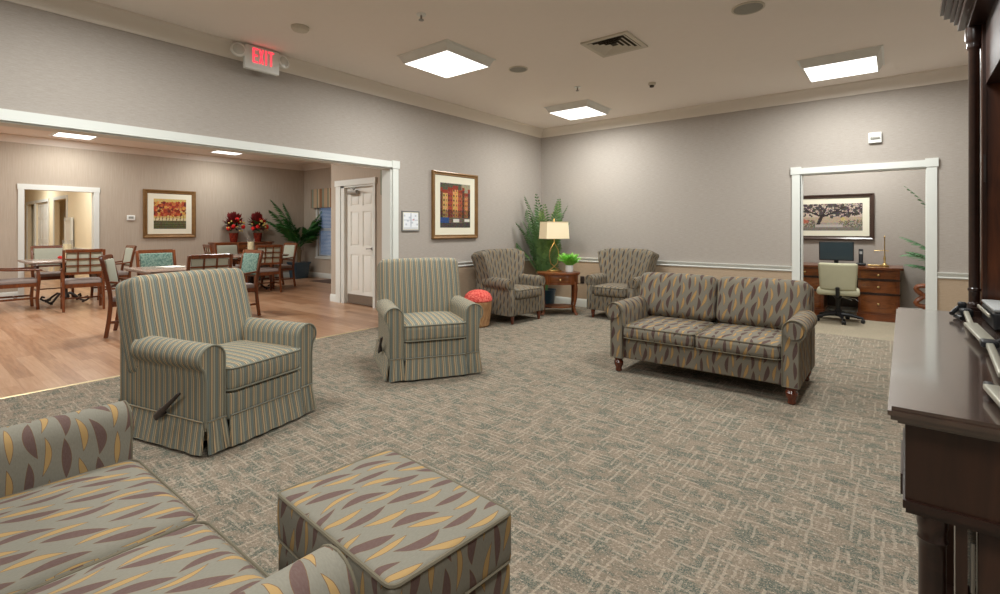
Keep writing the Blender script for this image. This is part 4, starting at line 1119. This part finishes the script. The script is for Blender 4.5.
def make_dtable(loc, rz, label, s=0.54):
    r = thing('dining_table', label, 'table', loc, rz, 'square pedestal dining tables')
    m = MB(); m.rbox((0, 0, 0.742), (2*s, 2*s, 0.03), 0.006, 1, 1); m.build('table_top', 'table_top_grey', r)
    m = MB(); m.rbox((0, 0, 0.722), (2*s-0.03, 2*s-0.03, 0.012), 0.004, 1, 1); m.build('top_edge', 'chair_wood', r)
    m = MB(); m.lathe([(0.05, 0.05), (0.07, 0.1), (0.045, 0.16), (0.035, 0.3), (0.055, 0.42), (0.04, 0.55), (0.06, 0.68), (0.16, 0.715)], 16); m.build('pedestal', 'iron', r)
    for k in range(4):
        a = PI/4+k*PI/2; d = Vector((math.cos(a), math.sin(a), 0)); pts = []
        for (q, z) in ((0.03, 0.14), (0.12, 0.16), (0.2, 0.10), (0.27, 0.04), (0.34, 0.03), (0.39, 0.06), (0.37, 0.10), (0.33, 0.085)): pts.append(tuple(d*q+Vector((0, 0, z))))
        m = MB(); m.tube(pts, 0.018, 7); m.lathe([(0.02, 0), (0.022, 0.015), (0.012, 0.03)], 8, tuple(d*0.30)); m.build('foot', 'iron', r)
    return r
make_dtable((-6.62, -5.28, 0), 0, 'grey-topped pedestal dining table at the far left with a candle on it')
make_dtable((-2.98, -4.66, 0), 0, 'middle dining table with a folded paper on top, behind the nearer recliner')
make_dtable((-5.85, -2.36, 0), 0, 'far dining table with a candle and red flowers, in front of the sideboard')
o = MB().rbox((0, 0, 0.004), (0.34, 0.26, 0.006), 0.002, 1, 1).build('menu_sheet', 'runner'); o.location = (-3.15, -4.72, 0.758); o.rotation_euler = (0, 0, 0.3); tag(o, 'pale paper lying on the middle dining table', 'paper')
def candle(loc, label):
    r = thing('candle_holder', label, 'candle', loc)
    m = MB(); m.lathe([(0.06, 0), (0.075, 0.01), (0.075, 0.34), (0.071, 0.34), (0.071, 0.012), (0.0001, 0.012)], 20, cap=False); m.build('glass_cylinder', 'glass', r)
    m = MB(); m.lathe([(0.06, 0.0125), (0.06, 0.27), (0.0001, 0.268)], 18); m.tube([(0, 0, 0.265), (0, 0, 0.28)], 0.002, 4); m.build('candle', 'wax', r)
    for k in range(5):
        a = k*2*PI/5+0.3; m = MB(); c_ = (0.115*math.cos(a), 0.115*math.sin(a), 0.03)
        for j in range(5):
            b = j*2*PI/5; m.rbox((c_[0]+0.016*math.cos(b), c_[1]+0.016*math.sin(b), c_[2]), (0.034, 0.034, 0.04), 0.015, 1, 2)
        m.rbox((c_[0], c_[1], c_[2]+0.01), (0.03, 0.03, 0.045), 0.014, 1, 2)
        m.build('flower', 'red_flower', r, 60)
candle((-6.75, -5.22, 0.757), 'cream candle in glass ringed by red flowers on the leftmost dining table')
candle((-5.85, -2.38, 0.757), 'cream candle in glass ringed by red flowers on the far dining table')
# sideboard
r = thing('sideboard', 'low wooden sideboard against the dining room wall carrying two red flower arrangements', 'sideboard', (-7.68, -1.75, 0), 90)
m = MB(); m.rbox((0, 0, 0.965), (1.40, 0.44, 0.03), 0.008, 1, 1); m.build('top', 'cherry', r)
m = MB(); m.box(-0.66, 0.66, -0.19, 0.2, 0.12, 0.95); m.build('body', 'cherry', r, 0)
for k in range(3):
    x = -0.44+k*0.44; m = MB(); m.rbox((x, -0.197, 0.84), (0.40, 0.02, 0.14), 0.005, 1, 1); q = m.build('drawer', 'table_wood', r)
    m = MB(); m.rbox((x, -0.215, 0.84), (0.02, 0.02, 0.02), 0.008, 1, 2); m.build('knob', 'brass', q)
    m = MB(); m.rbox((x, -0.197, 0.44), (0.40, 0.02, 0.58), 0.005, 1, 1); m.build('door', 'table_wood', r)
for x in (-0.62, 0.62):
    for y in (-0.16, 0.17):
        m = MB(); m.lathe([(0.022, 0), (0.03, 0.12)], 8, (x, y, 0)); m.build('leg', 'cherry', r)
def arrangement(loc, label, seed):
    r = thing('flower_arrangement', label, 'flowers', loc, 0, 'red flower arrangements on the sideboard'); q = random.Random(seed)
    m = MB(); m.lathe([(0.07, 0), (0.08, 0.02), (0.10, 0.2), (0.105, 0.22), (0.095, 0.22), (0.0001, 0.21)], 18, cap=False); m.build('vase', 'maroon_vase', r)
    m = MB()
    for k in range(190):
        th = q.uniform(0, 2*PI); ph = q.uniform(0.0, 1.9); R_ = q.uniform(0.20, 0.30)
        d = Vector((math.cos(th)*math.sin(ph), math.sin(th)*math.sin(ph), math.cos(ph)*1.25)); p = Vector((0, 0, 0.40))+d*R_; b = Vector((0, 0, 0.38))+d*R_*0.45
        sd = d.cross(Vector((0, 0, 1)) if abs(d.z) < 1 else Vector((1, 0, 0))).normalized()*0.034
        md = b.lerp(p, 0.6); m.quad(b, md+sd, p, md-sd)
    m.v = [(max(v[0], -0.235), v[1], v[2]) for v in m.v]; m.build('leaves', 'maroon_leaf', r, 0)
    m = MB()
    for k in range(90):
        th = q.uniform(0, 2*PI); ph = q.uniform(0.6, 2.1); R_ = q.uniform(0.16, 0.25)
        d = Vector((math.cos(th)*math.sin(ph), math.sin(th)*math.sin(ph), math.cos(ph))); p = Vector((0, 0, 0.37))+d*R_; b = Vector((0, 0, 0.36))+d*R_*0.45
        sd = d.cross(Vector((0, 0, 1))).normalized()*0.024; md = b.lerp(p, 0.6); m.quad(b, md+sd, p, md-sd)
    m.v = [(max(v[0], -0.235), v[1], v[2]) for v in m.v]; m.build('green_leaves', 'green_leaf_dark', r, 0)
    for (dx, dy, dz) in ((0.20, -0.09, 0.38), (0.17, 0.15, 0.37), (0.15, 0.02, 0.55), (0.12, -0.17, 0.33), (0.08, 0.12, 0.50), (-0.1, 0.05, 0.5)):
        m = MB()
        for ring, (n, rr0, zz) in enumerate(((8, 0.036, 0.0), (6, 0.022, 0.012), (1, 0.0, 0.02))):
            for j in range(n):
                b = j*2*PI/n+ring; m.rbox((dx+zz, dy+rr0*math.cos(b), dz+rr0*math.sin(b)), (0.03, 0.034, 0.034), 0.014, 1, 1)
        m.build('flower', 'red_flower', r, 60)
    for k in range(18):
        th = q.uniform(-1.4, 1.4); m = MB(); m.rbox((0.22*math.cos(th), 0.23*math.sin(th), 0.33+q.uniform(-0.06, 0.20)), (0.036, 0.036, 0.036), 0.013, 1, 2); m.build('berry', 'gold_berry', r, 60)
t = NT('maroon_vase', 0.6, 0.2); n = t.noise(t.scale(t.obj(), (40, 40, 90)), 1.0, 1); t.color(t.ramp(n, [(0.4, lin((92, 26, 20))), (0.6, lin((158, 62, 40)))])); M['maroon_vase'] = t.m
arrangement((-7.66, -1.96, 0.98), 'left arrangement of red flowers in a woven red vase on the sideboard', 1)
arrangement((-7.66, -1.38, 0.98), 'right arrangement of red flowers in a woven red vase on the sideboard', 2)

# ================================================================== OFFICE
r = thing('office_desk', 'cherry wood pedestal desk against the office wall', 'desk', (4.29, 1.80, 0))
m = MB()
def bow(x0, x1, y0, y1, bowd, n=10): return [(x1, y1), (x0, y1)]+[(x0+(x1-x0)*k/n, y0-bowd*(1-((k/n)*2-1)**2)) for k in range(n+1)]
m.extr([(0.72, 0.38), (-0.72, 0.38), (-0.72, -0.33), (-0.70, -0.35)]+[(-0.66+0.44*k/8, -0.35-0.04*math.sin(PI*k/8)) for k in range(9)]+[(-0.2, -0.34), (0.2, -0.34)]+[(0.22+0.44*k/8, -0.35-0.04*math.sin(PI*k/8)) for k in range(9)]+[(0.70, -0.35), (0.72, -0.33)], 0.725, 0.755, 'z'); m.build('desk_top', 'desk_wood', r, 30)
for s in (-1, 1):
    x0, x1 = (0.21, 0.68) if s > 0 else (-0.68, -0.21)
    m = MB(); m.extr(bow(x0, x1, -0.31, 0.36, 0.03), 0.08, 0.725, 'z'); m.extr(bow(x0-0.015, x1+0.015, -0.325, 0.36, 0.03), 0.0, 0.09, 'z'); pd_ = m.build('pedestal', 'desk_wood', r, 30)
    for (za, zb) in ((0.12, 0.36), (0.40, 0.56), (0.60, 0.70)):
        m = MB(); m.extr(bow(x0+0.035, x1-0.035, -0.32, -0.28, 0.036), za, zb, 'z'); d_ = m.build('drawer', 'table_wood', r, 30)
        m = MB(); m.rbox(((x0+x1)/2, -0.375, (za+zb)/2), (0.032, 0.03, 0.028), 0.012, 1, 2); m.build('knob', 'brass', d_)
    m = MB()
    for z in (0.38, 0.58): m.extr(bow(x0-0.008, x1+0.008, -0.318, -0.29, 0.036), z-0.012, z+0.012, 'z')
    m.build('moulding', 'espresso', pd_, 30)
m = MB(); m.box(-0.21, 0.21, -0.31, -0.29, 0.62, 0.725); m.build('centre_drawer', 'table_wood', r, 0)
m = MB(); m.box(-0.21, 0.21, 0.30, 0.32, 0.08, 0.725); m.build('modesty_panel', 'espresso_side', r, 0)
r = thing('computer_monitor', 'black flat computer monitor on the office desk', 'monitor', (4.21, 1.86, 0.755), 3)
m = MB(); m.rbox((0, 0, 0.205), (0.445, 0.03, 0.29), 0.008, 2, 2); m.build('bezel', 'black_plastic', r)
m = MB(); m.box(-0.208, 0.208, -0.0175, -0.015, 0.075, 0.335); m.build('screen', 'screen', r, 0)
m = MB(); m.rbox((0, 0.03, 0.09), (0.06, 0.03, 0.18), 0.008, 1, 1); m.rbox((0, 0.02, 0.006), (0.22, 0.16, 0.012), 0.004, 1, 1); m.build('stand', 'black_plastic', r)
r = thing('desk_phone', 'black upright cordless phone on its base on the desk right of the monitor', 'phone', (4.52, 1.80, 0.755))
m = MB(); m.rbox((0, 0, 0.02), (0.12, 0.12, 0.04), 0.015, 1, 2); m.build('cradle', 'black_plastic', r)
m = MB(); m.T = Matrix.Rotation(math.radians(-8), 4, 'X'); m.rbox((0, 0, 0.14), (0.055, 0.03, 0.22), 0.012, 2, 2); h2 = m.build('handset', 'black_plastic', r)
m2 = MB(); m2.T = m.T; m2.box(-0.018, 0.018, -0.0165, -0.015, 0.17, 0.21); m2.build('display', 'grey_plastic', h2, 0)
r = thing('brass_sculpture', 'slender brass cross-shaped stand on the right of the office desk', 'ornament', (4.80, 1.78, 0.755))
m = MB(); m.lathe([(0.055, 0), (0.055, 0.015), (0.03, 0.03), (0.012, 0.06), (0.016, 0.12), (0.007, 0.16), (0.006, 0.42), (0.012, 0.43), (0.0001, 0.45)], 14); m.build('post', 'brass', r)
m = MB(); m.tube([(-0.12, 0, 0.225), (0, 0, 0.235), (0.05, 0, 0.225)], 0.005, 6); m.tube([(-0.12, 0, 0.225), (-0.12, 0, 0.19)], 0.003, 5); m.build('cross_bar', 'brass', r)
m = MB(); m.rbox((-0.1, 0.0, 0.012), (0.2, 0.05, 0.02), 0.008, 2, 2); m.build('foot_rest', 'brass', r)
# office chair
r = thing('office_chair', 'beige swivel office chair with black base at the desk', 'office chair', (4.29, 1.10, 0), 183)
m = MB(); m.T = Matrix.Translation((0, 0.20, 0.64)) @ Matrix.Rotation(math.radians(-6), 4, 'X')
m.rbox((0, 0, 0), (0.44, 0.075, 0.38), 0.035, 5, 3, lambda x, y, z, a, b, c: (x*(1.0+0.05*c), y-0.03*a*a, z)); m.build('backrest', 'beige_fabric', r, 60)
m = MB(); m.rbox((0, -0.03, 0.43), (0.50, 0.47, 0.085), 0.04, 5, 3, lambda x, y, z, a, b, c: (x, y, z-0.012*b*b)); m.build('seat', 'beige_fabric', r, 60)
m = MB(); m.tube([(0, 0.1, 0.37), (0, 0.25, 0.39), (0, 0.27, 0.5)], 0.025, 8); m.build('back_bracket', 'black_plastic', r)
m = MB(); m.lathe([(0.045, 0.08), (0.045, 0.16), (0.028, 0.165), (0.028, 0.30), (0.05, 0.34), (0.09, 0.375)], 14); m.build('gas_column', 'black_plastic', r)
m = MB(); m.tube([(-0.05, 0.08, 0.36), (-0.2, 0.10, 0.34), (-0.23, 0.10, 0.31)], 0.006, 6); m.tube([(-0.05, 0.12, 0.36), (-0.16, 0.2, 0.33)], 0.006, 6); m.build('adjust_lever', 'chrome', r)
for k in range(5):
    a = math.radians(90+72*k+14); d = Vector((math.cos(a), math.sin(a), 0))
    m = MB(); m.tube([tuple(Vector((0, 0, 0.11))), tuple(d*0.15+Vector((0, 0, 0.10))), tuple(d*0.29+Vector((0, 0, 0.065)))], [0.03, 0.024, 0.016], 8); lg = m.build('base_arm', 'black_plastic', r)
    m = MB(); m.T = Matrix.Translation(d*0.285+Vector((0, 0, 0.027))) @ Matrix.Rotation(a, 4, 'Z') @ Matrix.Rotation(PI/2, 4, 'X'); m.lathe([(0.02, -0.024), (0.027, -0.018), (0.027, -0.006), (0.015, -0.004), (0.015, 0.004), (0.027, 0.006), (0.027, 0.018), (0.02, 0.024)], 14); m.build('caster', 'black_plastic', lg)
# office palm, mostly hidden right of the doorway
r = thing('potted_palm', 'palm fronds reaching in from the right side of the office doorway', 'potted plant', (5.68, 1.62, 0))
m = MB(); m.lathe([(0.13, 0), (0.17, 0.3), (0.18, 0.34), (0.16, 0.34), (0.0001, 0.31)], 18, cap=False); m.build('pot', 'blue_pot', r)
m = MB(); rr_ = random.Random(8)
for az, Lh, lift, dp in ((185, 0.85, 62, 60), (172, 1.15, 72, 50), (200, 1.0, 70, 60), (180, 1.72, 82, 34), (150, 1.1, 70, 80), (250, 1.2, 74, 80), (95, 1.0, 75, 60), (300, 1.0, 80, 70)):
    frond(m, (0, 0, 0.33), math.radians(az), Lh, math.radians(lift), math.radians(dp), 24, 0.24, 0.036, 0.006, rr_, 0.3)
m.v = [(min(v[0], 0.30), min(v[1], 0.55), v[2]) for v in m.v]
m.build('fronds', 'office_leaf', r, 0)
# carved chair, only its scroll shows
r = thing('carved_scroll_stand', 'red-brown carved wooden scroll showing at the right edge of the office doorway', 'carved wood stand', (5.33, 1.15, 0))
m = MB()
pts = []
for k in range(25):
    a = k/24*2*PI; pts.append((0.085*math.sin(2*a), 0, 0.42+0.135*math.cos(a)))
m.tube([(p[0]-0.0, p[1], p[2]) for p in pts[:-1]], 0.03, 8, True); m.build('scroll', 'cherry', r)
m = MB(); m.tube([(0, 0, 0.27), (0, 0, 0.04)], 0.025, 8); m.lathe([(0.12, 0), (0.12, 0.02), (0.04, 0.05)], 16); m.build('foot', 'cherry', r)
r.location = (5.22, 1.2, 0)

# ================================================================== MEDIA CABINET (right)
r = thing('media_cabinet', 'large dark wood media cabinet with polished top at the right edge', 'cabinet', (4.903, -5.735, 0), -0.6)
Lc_ = 2.06; Dp = 0.98; ZT = 0.85
m = MB()
def top_prof(o): return None
# moulded top (stacked edges)
m.box(0.008, Dp, 0.008, Lc_-0.008, ZT-0.010, ZT); m.box(0.0, Dp, 0.0, Lc_, ZT-0.022, ZT-0.010); m.box(0.006, Dp, 0.006, Lc_-0.006, ZT-0.034, ZT-0.022); m.box(0.02, Dp, 0.02, Lc_-0.02, ZT-0.044, ZT-0.034)
m.build('cabinet_top', 'polished_top_sheen', r, 0)
m = MB(); m.box(0.035, Dp, 0.035, 0.60, 0.61, ZT-0.044); m.box(0.045, Dp, Lc_-0.52, Lc_-0.035, 0.61, ZT-0.044); m.box(0.13, Dp, 0.60, Lc_-0.52, 0.61, ZT-0.044); m.build('frieze', 'espresso_side', r, 0)
m = MB(); m.box(0.030, Dp, 0.024, 0.61, 0.592, 0.612); m.box(0.036, Dp, 0.03, 0.60, 0.58, 0.592); m.box(0.13, Dp, 0.6, Lc_-0.03, 0.58, 0.612); m.build('ledge_moulding', 'espresso', r, 0)
for (ya, yb, near) in ((0.06, 0.62, True), (Lc_-0.50, Lc_-0.06, False)):
    xo = 0.10 if near else 0.0
    m = MB(); m.box(0.12+xo, Dp-0.02, ya+0.02, yb-0.02, 0.10, 0.58); ped = m.build('pedestal', 'espresso_side', r, 0)
    m = MB(); m.box(0.02+xo, Dp-0.02, ya-0.03, yb+0.03, 0, 0.10); m.box(0.028+xo, Dp-0.02, ya-0.022, yb+0.022, 0.10, 0.115); m.box(0.036+xo, Dp-0.02, ya-0.014, yb+0.014, 0.115, 0.13); m.build('plinth', 'espresso', r, 0)
    m = MB(); m.box(0.113+xo, 0.123+xo, ya+0.10, yb-0.10, 0.16, 0.54); dd_ = m.build('door', 'espresso', r, 0)
    m = MB(); m.rbox((0.105+xo, ya+0.13, 0.35), (0.02, 0.02, 0.02), 0.008, 1, 2); m.build('knob', 'brass', dd_)
    for y in ((ya,) if near else (ya, yb)):
        m = MB(); m.lathe([(0.031, 0.13), (0.031, 0.15), (0.028, 0.16), (0.027, 0.50), (0.028, 0.515), (0.031, 0.52), (0.028, 0.53), (0.029, 0.545), (0.031, 0.555), (0.031, 0.58)], 22, (0.088, y, 0)); m.build('column', 'espresso', r)
m = MB(); m.box(0.12, 0.16, 0.6, Lc_-0.6, 0.1, 0.58); m.build('centre_panel', 'espresso_side', r, 0)
# door on the near end, with a hinge
m = MB(); m.box(0.130, 0.152, 0.045, 0.09, 0.12, 0.58); m.rbox((0.57, 0.070, 0.35), (0.80, 0.03, 0.46), 0.004, 1, 1); ed = m.build('end_door', 'espresso_side', r)
m = MB(); m.lathe([(0.005, 0.42), (0.005, 0.54)], 8, (0.161, 0.052, 0)); m.build('hinge', 'steel', ed)
# hutch standing on the cabinet
r = thing('media_hutch', 'tall dark wood hutch with round column and heavy cornice above the media cabinet', 'hutch', (5.20, -5.735, ZT), -0.6)
# local coordinates: y 0..2.06, x 0..0.7
def tower(y0, y1, colx, coly):
    m = MB(); m.box(0.045, 0.70, y0+0.03, y1-0.01, 0.03, 1.5); m.build('tower_side', 'hutch_wood', r, 0)
    m = MB(); m.box(-0.03, 0.70, y0-0.01, y1+0.01, 0.0, 0.03); m.box(-0.025, 0.70, y0, y1, 0.03, 0.045); m.build('tower_foot', 'espresso', r, 0)
    m = MB(); m.lathe([(0.026, 0.045), (0.028, 0.055), (0.026, 0.065), (0.022, 0.07), (0.022, 0.125), (0.026, 0.13), (0.026, 0.14), (0.022, 0.145), (0.0225, 1.38), (0.028, 1.39), (0.03, 1.40), (0.027, 1.41), (0.032, 1.425), (0.036, 1.44), (0.036, 1.5)], 20, (colx, coly, 0)); m.build('column', 'espresso', r)
    m = MB(); m.box(colx+0.028, colx+0.045, y0+0.02, y1-0.01, 0.045, 1.5); m.build('stile', 'espresso_side', r, 0)
tower(1.90, 2.03, 0.02, 1.96)
tower(0.03, 0.16, 0.02, 0.09)
m = MB(); m.box(0.06, 0.70, 0.12, 1.93, 1.19, 1.5); m.build('bridge', 'espresso_satin', r, 0)
m = MB(); m.box(0.66, 0.70, 0.12, 1.93, 0.0, 1.5); m.build('back_panel', 'espresso_side', r, 0)
m = MB(); m.T = Matrix.Identity(4)
steps = [(0.0, 1.50, 1.535), (-0.03, 1.535, 1.575), (-0.045, 1.575, 1.60), (-0.06, 1.60, 1.63), (-0.085, 1.63, 1.66), (-0.10, 1.66, 1.70)]
for (dx, za, zb) in steps: dx = dx-0.005; m.box(dx, 0.70, dx-0.0, 2.06-dx, za, zb)
m.build('cornice', 'espresso', r, 0)
m = MB(); m.box(0.052, 0.060, 1.912, 1.921, 0.69, 0.83); m.build('hinge', 'dark_handle', r, 0)

# ---- folded tripod lying on the cabinet -------------------------------------
r = thing('folded_tripod', 'folded silver and black camera tripod lying on the cabinet top', 'tripod', (0, 0, 0))
zt_ = ZT
def seg(m, a, b, w, h):
    a = Vector(a); b = Vector(b); d = b-a; L_ = d.length; ang = math.atan2(d.y, d.x); pitch = -math.asin(d.z/L_)
    m.T = Matrix.Translation(a) @ Matrix.Rotation(ang, 4, 'Z') @ Matrix.Rotation(pitch, 4, 'Y')
    m.rbox((L_/2, 0, 0), (L_, w, h), min(w, h)*0.3, 1, 2); m.T = Matrix.Identity(4)
m = MB(); seg(m, (5.195, -3.95, zt_+0.035), (5.178, -4.37, zt_+0.03), 0.020, 0.018); q = m.build('leg', 'silver_tube', r)
m = MB(); seg(m, (5.176, -4.36, zt_+0.035), (5.190, -4.77, zt_+0.03), 0.046, 0.014); m.build('leg_section', 'silver_tube', q)
m = MB(); seg(m, (5.19, -4.76, zt_+0.03), (5.188, -4.82, zt_+0.03), 0.05, 0.024); m.tube([(5.20, -4.80, zt_+0.03), (5.235, -4.75, zt_+0.045), (5.24, -4.71, zt_+0.045)], 0.009, 6); m.build('leg_clamp', 'black_plastic', q)
m = MB(); seg(m, (5.188, -4.81, zt_+0.027), (5.163, -5.30, zt_+0.025), 0.022, 0.018); m.build('leg_section', 'silver_tube', q)
m = MB(); seg(m, (5.262, -4.68, zt_+0.04), (5.235, -5.05, zt_+0.035), 0.028, 0.028); q = m.build('leg', 'silver_tube', r)
m = MB(); seg(m, (5.236, -5.03, zt_+0.035), (5.234, -5.09, zt_+0.035), 0.046, 0.04); m.build('leg_clamp', 'black_plastic', q)
m = MB(); seg(m, (5.120, -5.47, zt_+0.025), (5.135, -5.70, zt_+0.025), 0.034, 0.016); q = m.build('leg', 'silver_tube', r)
m = MB(); seg(m, (5.118, -5.42, zt_+0.02), (5.121, -5.48, zt_+0.02), 0.02, 0.02); m.build('rubber_foot', 'black_plastic', q)
m = MB(); seg(m, (5.185, -3.86, zt_+0.03), (5.20, -3.97, zt_+0.03), 0.05, 0.045); m.tube([(5.17, -3.90, zt_+0.05), (5.14, -3.97, zt_+0.025)], 0.010, 8); m.rbox((5.185, -3.90, zt_+0.065), (0.035, 0.035, 0.03), 0.01, 1, 2); m.tube([(5.155, -3.95, zt_+0.012), (5.175, -4.02, zt_+0.012)], 0.010, 8); m.build('tripod_head', 'black_plastic', r)
r = thing('disc_player', 'black and grey electronic player with silver trim on the cabinet behind the tripod', 'media player', (5.245, -4.32, ZT+0.001), 0)
m = MB(); m.rbox((0.19, 0.22, 0.045), (0.36, 0.38, 0.08), 0.012, 2, 2); m.build('body', 'black_plastic', r)
m = MB(); m.rbox((0.19, 0.22, 0.092), (0.36, 0.40, 0.014), 0.006, 2, 1); m.build('lid', 'grey_plastic', r)
m = MB(); m.rbox((-0.002, 0.22, 0.066), (0.010, 0.38, 0.018), 0.005, 2, 1); m.build('front_trim', 'silver_tube', r)
